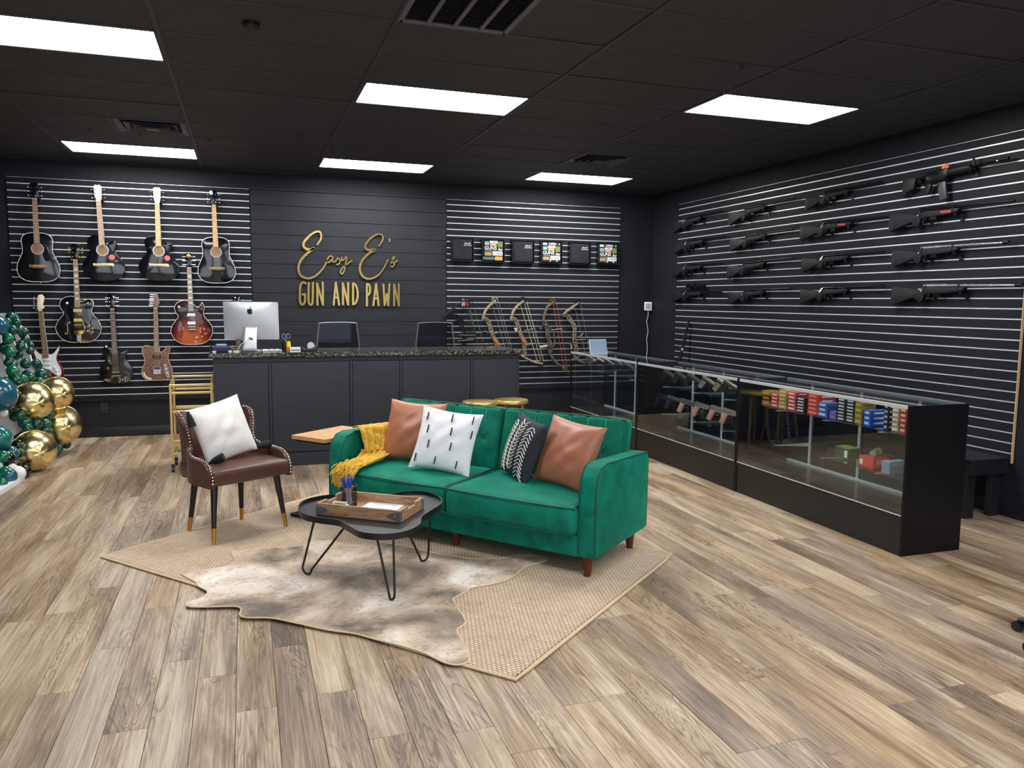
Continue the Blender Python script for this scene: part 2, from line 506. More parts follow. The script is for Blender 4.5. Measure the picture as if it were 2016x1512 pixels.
# light panels
pane_m = bpy.data.materials.new('light_panel'); pane_m.use_nodes = True
pb = pane_m.node_tree.nodes['Principled BSDF']
pb.inputs['Base Color'].default_value = (1, 1, 1, 1); pb.inputs['Emission Color'].default_value = (1, .985, .97, 1); pb.inputs['Emission Strength'].default_value = PANEL_W
lt_lab = {(0, 0): 'lit white ceiling panel over the seating area next to the return vent',
          (0, 5): 'lit white ceiling panel close above the gold lettering wall',
          (2, 5): 'lit white ceiling panel close above the bow and shirt slat wall',
          (2, -1): 'lit white ceiling panel facing the rifle wall above the display cases',
          (-2, -1): 'lit white ceiling panel above the open floor in front of the guitars',
          (-2, 5): 'lit white ceiling panel close above the guitar slat wall next to the square diffuser'}
for (i, j) in sorted(lights_at | extra_lights):
    xa, ya = GX+i*TX, GY+j*TY
    lab = lt_lab.get((i, j), 'lit white ceiling panel near the shop windows')
    off = '' if (i, j) in lights_at else '_%s_%s_offscreen' % ({-7: 'front', -12: 'window'}[j], {-2: 'left', 0: 'middle', 2: 'right'}[i])
    o = thing('ceiling_light'+off, lab, 'ceiling light', (xa+TX/2, ya+TY/2, ZC), group='recessed ceiling light panels')
    f_ = B(); s = .026
    for sx in (-1, 1): f_.box((sx*(TX/2-.0095-s/2+.006), 0, .004), (s-.008, TY-.024, .012))
    for sy in (-1, 1): f_.box((0, sy*(TY/2-.0095-s/2+.006), .004), (TX-.024, s-.008, .012))
    obj('frame', f_, barm, o, False)
    obj('housing', B().box((0, 0, .045), (TX-.03, TY-.03, .03)), barm, o, False)
    obj('diffuser'+off, B().box((0, 0, .006), (TX-.052, TY-.052, .008)), pane_m, o, False)

# vents
def diffuser(i, j, side, label):
    xc = GX+(i+(.75 if side == 'R' else .25))*TX; yc = GY+(j+.5)*TY
    o = thing('air_diffuser', label, 'vent', (xc, yc, ZC))
    vm = mat('vent_black', '4a4b52', .4, .3)
    obj('back_plate', B().box((0, 0, .04), (.58, .58, .01)), mat('vent_void', '08080a', .8), o, False)  # near-black base colour puts the duct's darkness into the plate
    for k, s in enumerate((.57, .42, .29, .17)):
        f_ = B(); w = .05 if k == 0 else .035
        z0, z1 = (-.001, .004) if k == 0 else (-.004-.004*k, .02)
        a, b_ = s/2, s/2-w
        vs = []; fs = []
        for q in range(4):
            an = [(-1, -1), (1, -1), (1, 1), (-1, 1)]
            vs += [(an[q][0]*a, an[q][1]*a, z0), (an[q][0]*b_, an[q][1]*b_, z1+.004), (an[q][0]*b_, an[q][1]*b_, z1+.007), (an[q][0]*a, an[q][1]*a, z0+.004)]
        for q in range(4):
            r_ = (q+1) % 4
            for e in range(4):
                fs.append((q*4+e, r_*4+e, r_*4+(e+1) % 4, q*4+(e+1) % 4))
        f_._add(vs, fs)
        obj('vane_ring' if k else 'frame', f_, vm, o, False)
    obj('centre_plate', B().box((0, 0, -.014), (.1, .1, .004)), vm, o, False)
diffuser(-2, 3, 'R', 'square black air diffuser in the ceiling near the guitar wall')
diffuser(2, 3, 'L', 'square black air diffuser in the ceiling near the bow wall')
o = thing('return_vent', 'large black return air grille with long slots in the ceiling', 'vent', (GX+.25*TX, GY-2.5*TY, ZC))
f_ = B()
for x in (-.29, .29): f_.box((x, 0, 0), (.03, .59, .012))
for y in (-.28, .28): f_.box((0, y, 0), (.59, .03, .012))
obj('frame', f_, mat('vent_grey', '777985', .4, .4), o, False, .002)
for x in (-.145, 0, .145): obj('divider_bar', B().box((x, 0, -.002), (.022, .56, .012)), MATS['vent_grey'], o, False)
for k in range(26):
    obj('louvre', B().box((0, 0, 0), (.56, .018, .002)), mat('louvre_black', '1c1d22', .5, .2), o, False, loc=(0, -.27+k*.0216, .014), rot=(.7, 0, 0))
obj('duct_void', B().box((0, 0, .05), (.56, .56, .004)), MATS['vent_void'], o, False)  # sheet coloured near-black to look like the dark depth of the duct

# ---------------------------------------------------------------- slat wall panels
SLATM = mat('slat_black', '222329', .5, spec=.12, noise_amt=.14, noise_scale=3., stretch=(.6, 6, 6))
NG = 31; GS = .0767
def slat_panel(width, loc, rot, label):
    """origin: bottom centre on the wall; local x right, y up, z to the room"""
    o = thing('slatwall_panel', label, 'slat wall', loc, rot, 'slat wall panels')
    hgt = 2.44
    obj('backing_board', B().box((0, hgt/2, .003), (width, hgt, .006)), mat('backing_black', '101114', .7), o, False)
    g0 = hgt-.065; gh = .011
    key = ('slat', round(width, 2))
    if key not in MESHES:
        MESHES[key] = B().box((0, 0, .0125), (width, GS-gh, .013)).mesh('slat', SLATM, False, .0015, 1)
        st = B().box((0, 0, .008), (width, gh+.002, .004))
        MESHES[('strip', round(width, 2))] = st.mesh('metal_strip', SILVER, False)
    prev = hgt
    for i in range(NG):
        y = g0-i*GS
        link('metal_strip', MESHES[('strip', round(width, 2))], o, (0, y, .004))
        if i < NG-1: link('slat', MESHES[key], o, (0, y-GS/2, 0))
    top = hgt-(g0+gh/2); obj('slat', B().box((0, hgt-top/2-.003, .0125), (width, top-.006, .013)), SLATM, o, False, .0015, 1)
    obj('edge_strip', B().box((0, hgt-.001, .012), (width, .003, .014)), SILVER, o, False)
    bot = g0-(NG-1)*GS-gh/2; obj('slat', B().box((0, bot/2, .0125), (width, bot, .013)), SLATM, o, False, .0015, 1)
    return o
MESHES = {}
ZB = .41
slat_panel(2.452, (-1.147, Y1-.002, ZB), WALL_ROT, 'black slat wall panel with silver strips carrying the guitars')
slat_panel(2.43, (3.66, Y1-.002, ZB), WALL_ROT, 'black slat wall panel with silver strips carrying shirts and bows')
slat_panel(2.44, (X1-.002, 9.11-1.22, ZB), RWALL_ROT, 'black slat wall panel with the rifles next to the room corner')
sp = slat_panel(2.44, (X1-.002, 9.11-3.662, ZB), RWALL_ROT, 'black slat wall panel with rifles and a raw wood edge above the bench')
obj('raw_edge', B().box((1.2225, 1.22, .0105), (.006, 2.44, .021)), mat('raw_mdf', 'c9a77c', .7), sp, False)
# outlet
o = thing('wall_outlet', 'black power outlet low on the wall under the guitars', 'outlet', (-1.539, Y1, .334), WALL_ROT)
obj('cover_plate', B().box((0, 0, .004), (.072, .118, .008)), mat('outlet_black', '2c2d33', .3), o, False, .002)
for y in (-.028, .028): obj('socket', B().box((0, y, .009), (.034, .032, .004)), BLKPL, o, False, .001)
# display with cord in the corner
o = thing('wall_display', 'white square framed tablet display on the wall in the corner', 'display', (5.325, Y1-.03, 1.525), (PI/2, 0, -.35))
obj('frame', B().soft((0, 0, .012), (.105, .118, .024), .008, 6), WHITE, o)
obj('screen', B().box((0, .002, .025), (.07, .078, .002)), mat('grey_screen', '8d97a8', .3), o, False)
cp = [(0, -.05, .01), (.004, -.12, .006), (-.012, -.22, .008), (.008, -.34, .008), (-.006, -.46, .008), (.006, -.58, .008), (-.004, -.72, .008)]
obj('cord', B().tube(spline(cp, 6), .0035, 6), WHITE, o)
# ================================================================== rug and cowhide
def weave_mat():
    M = bpy.data.materials.new('jute_weave'); M.use_nodes = True
    nt = M.node_tree; N = nt.nodes; K = nt.links; b = N['Principled BSDF']
    tc = N.new('ShaderNodeTexCoord')
    mp = N.new('ShaderNodeMapping'); mp.inputs['Scale'].default_value = (1, 1, 0); mp.inputs['Rotation'].default_value = (0, 0, 0)
    K.new(tc.outputs['Object'], mp.inputs[0])
    br = N.new('ShaderNodeTexBrick'); br.inputs['Scale'].default_value = 1.; br.offset = .5
    br.inputs['Brick Width'].default_value = .026; br.inputs['Row Height'].default_value = .017
    br.inputs['Mortar Size'].default_value = .0042; br.inputs['Mortar Smooth'].default_value = .8
    br.inputs['Color1'].default_value = lin('e8d5be'); br.inputs['Color2'].default_value = lin('dcc5aa'); br.inputs['Mortar'].default_value = lin('a08a74')
    K.new(mp.outputs[0], br.inputs['Vector'])
    n = N.new('ShaderNodeTexNoise'); n.inputs['Scale'].default_value = 14; n.inputs['Detail'].default_value = 4
    K.new(tc.outputs['Object'], n.inputs['Vector'])
    mx = N.new('ShaderNodeMix'); mx.data_type = 'RGBA'; mx.blend_type = 'OVERLAY'; mx.inputs[0].default_value = .25
    K.new(br.outputs['Color'], mx.inputs['A']); K.new(n.outputs['Fac'], mx.inputs['B'])
    K.new(mx.outputs['Result'], b.inputs['Base Color'])
    b.inputs['Roughness'].default_value = .9; b.inputs['Specular IOR Level'].default_value = .15
    iv = N.new('ShaderNodeMath'); iv.operation = 'SUBTRACT'; iv.inputs[0].default_value = 1.; K.new(br.outputs['Fac'], iv.inputs[1])
    bp = N.new('ShaderNodeBump'); bp.inputs['Strength'].default_value = .9; bp.inputs['Distance'].default_value = .006
    K.new(iv.outputs[0], bp.inputs['Height']); K.new(bp.outputs[0], b.inputs['Normal'])
    return M
RP = [Vector((-.867, 5.184)), Vector((1.029, 2.935)), Vector((2.515, 4.2)), Vector((.619, 6.449))]
rc = sum(RP, Vector((0, 0)))/4
ra = math.atan2(RP[1].y-RP[0].y, RP[1].x-RP[0].x)
rl, rw = (RP[1]-RP[0]).length, (RP[2]-RP[1]).length
rug = thing('jute_rug', 'large tan woven jute rug lying under the green sofa', 'rug', (rc.x, rc.y, 0), (0, 0, ra))
obj('woven_field', B().box((0, 0, .005), (rl-.03, rw-.03, .01)), weave_mat(), rug, False)
bd = [(-rl/2, -rw/2, .007), (rl/2, -rw/2, .007), (rl/2, rw/2, .007), (-rl/2, rw/2, .007)]
bp_ = []
for i in range(4):
    a, c = Vector(bd[i]), Vector(bd[(i+1) % 4])
    for t in range(12): bp_.append(a.lerp(c, .004+t/12*.996))
obj('binding', B().tube(bp_, .0115, 8, True, flat=(1, 1, .6)), mat('rug_binding', 'c9b08f', .85, bump=.4, bump_scale=300), rug)

HIDE = [(456.8,1090),(464,1104.6),(446,1115),(401,1122),(362,1125),(359,1131),(385,1145.7),(391,1154.6),(408.6,1165),(398,1176),(369,1187),(373,1194.5),(408.6,1195),(462,1194),(474.6,1200),(472,1210),(483.6,1216),(533.6,1217),(583.6,1227),(644,1240),(698,1247.5),(737,1258),(794,1272.5),(833.6,1285),(871,1303),(898,1309),(920,1304),(923.5,1293),(913,1266),(900,1242),(916,1227.5),(911.6,1212.6),(892,1183),(898,1175),(919,1165),(928,1157.6),(960.7,1151.6),(996.4,1142.7),(1014,1132),(1026,1122),(1041,1114),(1074,1104),(1068,1097),(1026,1093),(990.5,1099),(934,1101),(889,1095),(851,1088.5),(787,1074),(737,1067),(708.6,1074),(680,1073.6),(648,1062),(623,1060),(601,1072.5),(573,1077),(537,1078),(490.7,1084),(462,1087)]
hp = spline([onz(u, v, .014)*1 for u, v in HIDE], 4, True)
hc = sum(hp, Vector())/len(hp)
pts = [(p.x-hc.x, p.y-hc.y) for p in hp]
hm = bpy.data.materials.new('cowhide_fur'); hm.use_nodes = True
nt = hm.node_tree; N = nt.nodes; K = nt.links; b = N['Principled BSDF']
tc = N.new('ShaderNodeTexCoord')
def _n(sc, det, dist=0., src=None):
    t = N.new('ShaderNodeTexNoise'); t.inputs['Scale'].default_value = sc; t.inputs['Detail'].default_value = det; t.inputs['Distortion'].default_value = dist
    K.new(tc.outputs['Object'], t.inputs['Vector']); return t.outputs['Fac']
big = _n(2.6, 6, .7)
r1 = N.new('ShaderNodeValToRGB'); e = r1.color_ramp.elements
e[0].position = .34; e[0].color = lin('5c5144'); e[1].position = .67; e[1].color = lin('f0e9e0')
for p_, c_ in ((.42, '97836f'), (.5, 'c2ab95'), (.58, 'dccdbc')):
    q = e.new(p_); q.color = lin(c_)
K.new(big, r1.inputs[0])
sp_ = _n(38., 2, .3); r2 = N.new('ShaderNodeValToRGB'); r2.color_ramp.elements[0].position = .34; r2.color_ramp.elements[1].position = .44
K.new(sp_, r2.inputs[0])
r2.color_ramp.elements[0].color = lin('8b7763'); r2.color_ramp.elements[1].color = (1, 1, 1, 1)
mx = N.new('ShaderNodeMix'); mx.data_type = 'RGBA'; mx.blend_type = 'MULTIPLY'; mx.inputs[0].default_value = .4
K.new(r1.outputs[0], mx.inputs['A']); K.new(r2.outputs[0], mx.inputs['B']); K.new(mx.outputs['Result'], b.inputs['Base Color'])
b.inputs['Roughness'].default_value = .75; b.inputs['Sheen Weight'].default_value = .25
bp = N.new('ShaderNodeBump'); bp.inputs['Strength'].default_value = .4; bp.inputs['Distance'].default_value = .004
K.new(_n(160., 3), bp.inputs['Height']); K.new(bp.outputs[0], b.inputs['Normal'])
hide = thing('cowhide_rug', 'pale brown and white cowhide lying across the jute rug', 'rug', (hc.x, hc.y, 0))
obj('hide', B().prism(pts, .0125, .0165), hm, hide, False)
edge = [Vector((x, y, .0145)) for x, y in pts]
obj('edge_piping', B().tube(edge, .0042, 6, True), mat('hide_edge', 'd9c4a2', .7), hide)

# ================================================================== green velvet sofa
VEL = bpy.data.materials.new('green_velvet'); VEL.use_nodes = True
nt = VEL.node_tree; N = nt.nodes; K = nt.links; b = N['Principled BSDF']
tc = N.new('ShaderNodeTexCoord')
t1 = N.new('ShaderNodeTexNoise'); t1.inputs['Scale'].default_value = 9.; t1.inputs['Detail'].default_value = 6; t1.inputs['Distortion'].default_value = .5
K.new(tc.outputs['Object'], t1.inputs['Vector'])
r1 = N.new('ShaderNodeValToRGB'); r1.color_ramp.elements[0].position = .32; r1.color_ramp.elements[1].position = .7
r1.color_ramp.elements[0].color = lin('005f4b'); r1.color_ramp.elements[1].color = lin('007b66')
K.new(t1.outputs['Fac'], r1.inputs[0]); K.new(r1.outputs[0], b.inputs['Base Color'])
b.inputs['Roughness'].default_value = .7; b.inputs['Specular IOR Level'].default_value = .2
b.inputs['Sheen Weight'].default_value = .45; b.inputs['Sheen Roughness'].default_value = .35; b.inputs['Sheen Tint'].default_value = lin('1fd0ae')
PIPE = mat('dark_green_piping', '00493a', .6)
SEAMG = mat('seam_green', '2aa98c', .6)
SA = math.radians(-50)
sofa = thing('green_sofa', 'emerald green velvet sofa with channel-tufted back on the jute rug', 'sofa', (1.213, 4.7135, 0), (0, 0, SA))
def slab_arm(sx):
    xc = sx*.965
    # side profile (y, z): flared top, rounded front
    pr = [(-.045, .125), (.735, .125), (.745, .6), (.72, .63), (.10, .66), (.03, .645), (-.02, .59), (-.04, .5)]
    pr = [(p.x, p.y) for p in spline([(a, c, 0) for a, c in pr], 1, True)]
    M = Matrix(((0, 0, 1, xc), (1, 0, 0, 0), (0, 1, 0, 0), (0, 0, 0, 1)))
    a = obj('armrest', B().prism(pr, -.058, .058, M), VEL, sofa, True, .02, 3, 50)
    for s in (-1, 1):
        pp = [(xc+s*.0525, y, z) for y, z in ((-.042, .14), (-.037, .5), (-.018, .587), (.03, .641), (.10, .656), (.4, .641), (.716, .626), (.74, .598), (.731, .14))]
        obj('piping', B().tube(pp, .0055, 6), PIPE, a)
slab_arm(-1); slab_arm(1)
obj('base_frame', B().soft((0, .33, .185), (1.83, .74, .13), .02, (8, 6, 4)), VEL, sofa)
obj('base_front', B().soft((0, -.028, .185), (1.83, .03, .125), .012, (8, 4, 4)), VEL, sofa)
for s in (-1, 1):
    ob = obj('seat_cushion', B().soft((s*.455, .24, .335), (.905, .68, .185), .045, (20, 16, 10), (.0, .012, .018)), VEL, sofa)
    y0, zt = -.098, .42
    pp = [(s*.455+x, y, z) for x, y, z in ((-.425, .54, zt+.005), (-.442, .3, zt+.006), (-.442, -.04, zt), (-.42, -.088, zt-.004), (0, y0-.012, zt-.002), (.42, -.088, zt-.004), (.442, -.04, zt), (.442, .3, zt+.006), (.425, .54, zt+.005))]
    obj('piping', B().tube(spline(pp, 6), .005, 6), PIPE, ob)
    pp = [(s*.455+x, y, z) for x, y, z in ((-.44, .2, .262), (-.44, -.05, .262), (-.42, -.09, .262), (0, y0-.004, .262), (.42, -.09, .262), (.44, -.05, .262), (.44, .2, .262))]
    obj('piping', B().tube(spline(pp, 6), .004, 6), PIPE, ob)
# backs: two halves with vertical channels down to a row of buttons
NCH = 7
def back_fn(p, u, v, w):
    x, y, z = p
    if v < -.2:
        c = (u*.5+.5)*NCH
        g = abs(c-round(c))
        if 0.4 < c < NCH-.4:
            dep = .017*math.exp(-(g/.06)**2)
            dep *= 1/(1+math.exp(-(w-(-.05))*14))
            y += dep
        k = round(c)
        if 1 <= k <= NCH-1 and k % 2 == 0:
            y += .022*math.exp(-((c-k)/.16)**2-((w-.0)/.09)**2)
    return (x, y, z)
BR = Matrix.Rotation(math.radians(-13), 4, 'X')
for s in (-1, 1):
    M = Matrix.Translation((s*.458, .585, .415)) @ BR
    bk = obj('backrest', B().soft((0, 0, .205), (.905, .15, .45), .035, (64, 6, 40), (0, .012, 0), back_fn, M), VEL, sofa, angle=60)
    pp = []
    for (x, z) in ((-.43, -.01), (-.437, .2), (-.437, .385), (-.415, .418), (0, .423), (.415, .418), (.437, .385), (.437, .2), (.43, -.01)): pp.append(M @ Vector((x, -.062, z)))
    obj('piping', B().tube(spline(pp, 5), .0055, 6), PIPE, bk)
    pp = []
    for (x, z) in ((-.437, .385), (-.415, .418), (0, .423), (.415, .418), (.437, .385), (.437, .1)): pp.append(M @ Vector((x, .062, z)))
    obj('piping', B().tube(spline(pp, 5), .0055, 6), PIPE, bk)
    for k in range(1, NCH):
        x = (k/NCH-.5)*.905
        obj('channel_seam', B().tube([M @ Vector((x, -.0745, z)) for z in (.23, .3, .36, .405)], .003, 5), SEAMG, bk)
    for k in (2, 4, 6):
        x = (k/NCH-.5)*.905
        q = M @ Vector((x, -.062, .207))
        obj('button', B().ball(tuple(q), (.014, .008, .014), 10, 6), PIPE, bk)
LEGM = mat('mahogany_leg', '5a1f16', .35, noise_amt=.2)
for (x, y) in ((-.955, .0), (.955, .0), (-.955, .62), (.955, .62), (0, .05), (0, .62)):
    zb = .0165 if abs(x) < .5 else .0105
    obj('leg', B().lathe([(.02, zb), (.033, .13)], 16, Matrix.Translation((x, y, 0))), LEGM, sofa)

# ---------------------------------------------------------------- cushions
def pillow(w, hgt, t, n=18, pinch=.05, crease=None, seed=0):
    """stands in the local x-z plane, front towards -y; origin at the middle"""
    out = B()
    def sh(u, v, side):
        a, c = u*2-1, v*2-1
        x = a*w/2*(1-pinch*(1-c*c)); z = c*hgt/2*(1-pinch*(1-a*a))
        th = max(0., (1-a**2)*(1-c**2))**.48*t/2
        nz = noise.noise(Vector((a*2.2+seed, c*2.2, side*3.1)))*.012*(1-a*a)*(1-c*c)
        cr = .004*math.sin(9*(a-c)+seed)*(1-a*a)*(1-c*c)
        return (x, side*(th+nz+cr)+.0, z)
    nn = n
    vs = []; fs = []
    for side in (-1, 1):
        o = len(vs)
        for j in range(nn+1):
            for i in range(nn+1):
                vs.append(sh(i/nn, j/nn, side))
        for j in range(nn):
            for i in range(nn):
                q = (o+j*(nn+1)+i, o+j*(nn+1)+i+1, o+(j+1)*(nn+1)+i+1, o+(j+1)*(nn+1)+i)
                fs.append(q if side < 0 else q[::-1])
    out._add(vs, fs)
    return out
def place_sofa(x, y, z, rx, ry, rz):
    """a cushion pose given in sofa coordinates"""
    base = Matrix.Translation((1.213, 4.7135, 0)) @ Matrix.Rotation(SA, 4, 'Z')
    M = base @ Matrix.Translation((x, y, z)) @ Euler((rx, ry, rz), 'XYZ').to_matrix().to_4x4()
    return M
def cushion(name, label, w, hgt, t, material, M, seed=0, pinch=.085):
    o = thing(name, label, 'cushion'); o.matrix_world = M
    obj('cover', pillow(w, hgt, t, 24, pinch, seed=seed), material, o, True, weld=True, angle=80)
    return o
COP = mat('copper_satin', 'a4684f', .42, sheen=.3, noise_amt=.1, noise_scale=5., bump=.25, bump_scale=14)
ZS = .435
c1 = cushion('copper_cushion', 'smooth copper brown cushion beside the mustard throw', .47, .45, .17, COP, place_sofa(-.62, .39, ZS+.213, math.radians(-20), math.radians(1), math.radians(6)), 1)
c2 = cushion('dash_cushion', 'white cushion with short black dashes leaning on the copper cushion', .44, .44, .15, mat('white_cotton', 'e8eaee', .85, bump=.3, bump_scale=60), place_sofa(-.235, .255, ZS+.205, math.radians(-23), math.radians(6), math.radians(14)), 2)
DASH = mat('black_thread', '1c1d22', .8)
for (x, z) in ((-.15, .14), (.03, .15), (.17, .16), (-.12, .05), (.05, .055), (.185, .06), (-.09, -.05), (.07, -.045), (-.17, -.15), (-.02, -.15), (.13, -.155)):
    a, c = x/.22, z/.22
    th = max(0., (1-a**2)*(1-c**2))**.48*.075+.003
    obj('dash', B().box((x, -th-.002, z), (.007, .006, .055)), DASH, c2, False)
NAVY = mat('dark_navy_cotton', '22252f', .85, bump=.3, bump_scale=80)
c3 = cushion('arrow_cushion', 'dark cushion with white herringbone arrow strokes on the sofa', .42, .42, .15, NAVY, place_sofa(.31, .36, ZS+.195, math.radians(-19), math.radians(5), math.radians(-36)), 3)
WTH = mat('white_print', 'eceae4', .8)
def surf(x, z, w=.42, t=.15, seed=3):
    a, c = x/(w/2), z/(w/2)
    th = max(0., (1-a**2)*(1-c**2))**.48*t/2
    return -th-.004
for col, xc in enumerate((-.12, 0.0, .12)):
    for k in range(14):
        zc = -.165+k*.0255
        for s in (-1, 1):
            d = 1 if col != 1 else -1
            P = []
            for q in range(5):
                f = q/4; x = xc+s*(.006+f*.038); z = zc-d*f*.03
                x2 = x*(1-.085*(1-(z/.21)**2)); z2 = z*(1-.085*(1-(x/.21)**2))
                P.append((x2, surf(x2*1.02, z2*1.02), z2))
            obj('arrow_stroke', B().tube(P, .0032, 5), WTH, c3)
c4 = cushion('copper_cushion', 'smooth copper brown cushion next to the dark arrow cushion and armrest', .44, .44, .17, COP, place_sofa(.655, .33, ZS+.2, math.radians(-21), math.radians(5), math.radians(-13)), 5)

# ---------------------------------------------------------------- mustard throw
THR = mat('mustard_knit', 'd3a63c', .9, sheen=.4, noise_amt=.25, noise_scale=70., bump=1., bump_scale=110)
throw = thing('mustard_throw', 'mustard yellow chenille throw with fringe draped over the sofa arm and seat', 'throw blanket', (1.213, 4.7135, 0), (0, 0, SA))
TK = [  # (x, y, z) at the back edge and at the front edge of the cloth, from the arm top down to the seat front
 ((-.99, .52, .642), (-.985, .12, .665)), ((-.93, .51, .66), (-.925, .11, .682)), ((-.888, .50, .65), (-.888, .10, .67)),
 ((-.866, .48, .60), (-.874, .11, .61)), ((-.84, .44, .535), (-.866, .12, .55)), ((-.79, .37, .475), (-.86, .11, .49)),
 ((-.74, .26, .455), (-.853, .06, .458)), ((-.71, .12, .452), (-.85, -.01, .452)), ((-.70, -.0, .45), (-.86, -.06, .447)),
 ((-.70, -.085, .44), (-.87, -.10, .438)), ((-.70, -.125, .41), (-.88, -.125, .41)), ((-.705, -.13, .385), (-.885, -.13, .385))]
def thr(u, v):
    f = v*(len(TK)-1); i = min(int(f), len(TK)-2); t = f-i
    P = []
    for k in (max(i-1, 0), i, i+1, min(i+2, len(TK)-1)):
        P.append(Vector(TK[k][0]).lerp(Vector(TK[k][1]), u))
    a, b1, c, d = P
    q = .5*((2*b1)+(c-a)*t+(2*a-5*b1+4*c-d)*t*t+(3*b1-a-3*c+d)*t**3)
    fold = abs(math.sin(u*17+v*3.0+.6*math.sin(v*9)))*.022+abs(math.sin(v*26+u*5))*.008*(1-v)
    side = Vector((1, 0, .5)) if v < .42 else Vector((0, -.15, 1))
    return tuple(q+side.normalized()*(.008+fold))
tb = B(); nu, nv = 70, 80
tb.grid(thr, nu, nv)
cl = obj('cloth', tb, THR, throw, angle=80)
sm = cl.modifiers.new('thick', 'SOLIDIFY'); sm.thickness = .007; sm.offset = 1
fr = B(); rr = random.Random(4)
for k in range(120):
    u = (k+.5)/120
    P = []
    L = rr.uniform(.05, .09); dx = rr.uniform(-.02, .02)
    if k % 2 == 0:
        a = Vector(thr(u, rr.uniform(.66, .97))); a.z += .008
        for q in range(5): P.append(a+Vector((dx*q/4, -.05*q/4, .006+.007*math.sin(q)-.014*q/4)))
    else:
        a = Vector(thr(u, 1.0))
        for q in range(5): P.append(a+Vector((dx*q/4+.006*math.sin(q*1.5+k), -.012-.004*math.sin(q), -L*q/4)))
    fr.tube(P, .0034, 5)
o = obj('fringe', fr, THR, throw); o['kind'] = 'stuff'

# ================================================================== brown wing chair
LEA = mat('brown_leather', '51332b', .38, noise_amt=.18, noise_scale=9., bump=.2, bump_scale=160)
CA = math.radians(30.7)
ch = thing('wing_chair', 'brown leather wing chair with studded edges and gold-tipped legs', 'chair', (-.003, 5.345, 0), (0, 0, CA))
def seatfn(p, u, v, w):
    x, y, z = p
    k = 1-.12*(v*.5+.5)
    return (x*k, y, z)
obj('seat', B().soft((0, .20, .447), (.565, .52, .105), .03, (14, 14, 8), (0, 0, .018), seatfn), LEA, ch)
# shell: wraps from one front arm tip round the back to the other
def shell_pt(t, hh):
    """t from -1 (left arm front) to 1 (right arm front); hh 0 bottom .. 1 top"""
    a = t*1.0
    s = abs(a); sg = 1 if a >= 0 else -1
    # plan outline
    if s > .42:
        f = (s-.42)/.58
        x = .222+.072*math.sin(min(1, f*1.6)*PI/2)-.012*f; y = .43-.475*f
    else:
        f = s/.42
        x = .222*math.sin(f*PI/2); y = .43+.045*math.cos(f*PI/2)
    zb = .385
    # top line
    ks = ((0, .80), (.25, .805), (.36, .815), (.43, .815), (.462, .775), (.487, .69), (.51, .63), (.55, .59), (.63, .562), (.75, .556), (.87, .552), (.95, .525), (1.0, .46))
    for i in range(len(ks)-1):
        if ks[i][0] <= s <= ks[i+1][0]:
            g = (s-ks[i][0])/(ks[i+1][0]-ks[i][0]); g = g*g*(3-2*g); zt = ks[i][1]+(ks[i+1][1]-ks[i][1])*g
    z = zb+(zt-zb)*hh
    # the back leans out and the wings flare forward towards the top
    up = max(0, (z-.5))/.32
    y += .085*up*up*(1 if s < .42 else max(0, 1-(s-.42)/.25))
    w_ = math.exp(-((s-.46)/.10)**2)
    y -= .10*up*w_; x += .04*up*w_-.03*math.exp(-((s-.52)/.08)**2)
    return Vector((sg*x, y, z))
NT = 72; NH = 14
sb = B(); th = .034
outer = [[shell_pt(-1+2*i/NT, j/NH) for i in range(NT+1)] for j in range(NH+1)]
def nrm2(i, j):
    a = outer[j][max(i-1, 0)]; c = outer[j][min(i+1, NT)]
    d = (c-a); return Vector((d.y, -d.x, 0)).normalized() if d.length > 1e-6 else Vector((0, 1, 0))
vs = []; fs = []
for side in (1, -1):
    for j in range(NH+1):
        for i in range(NT+1):
            vs.append(outer[j][i]-nrm2(i, j)*(th/2)*side)
W_ = NT+1; H_ = (NH+1)*W_
for j in range(NH):
    for i in range(NT):
        q = (j*W_+i, j*W_+i+1, (j+1)*W_+i+1, (j+1)*W_+i)
        fs.append(q[::-1]); fs.append(tuple(H_+k for k in q))
for i in range(NT):
    fs.append((NH*W_+i, NH*W_+i+1, H_+NH*W_+i+1, H_+NH*W_+i)); fs.append((i, H_+i, H_+i+1, i+1))
for j in range(NH):
    fs.append((j*W_, (j+1)*W_, H_+(j+1)*W_, H_+j*W_)); fs.append((j*W_+NT, H_+j*W_+NT, H_+(j+1)*W_+NT, (j+1)*W_+NT))
sb._add(vs, fs)
shell = obj('wing_shell', sb, LEA, ch, True, angle=70)
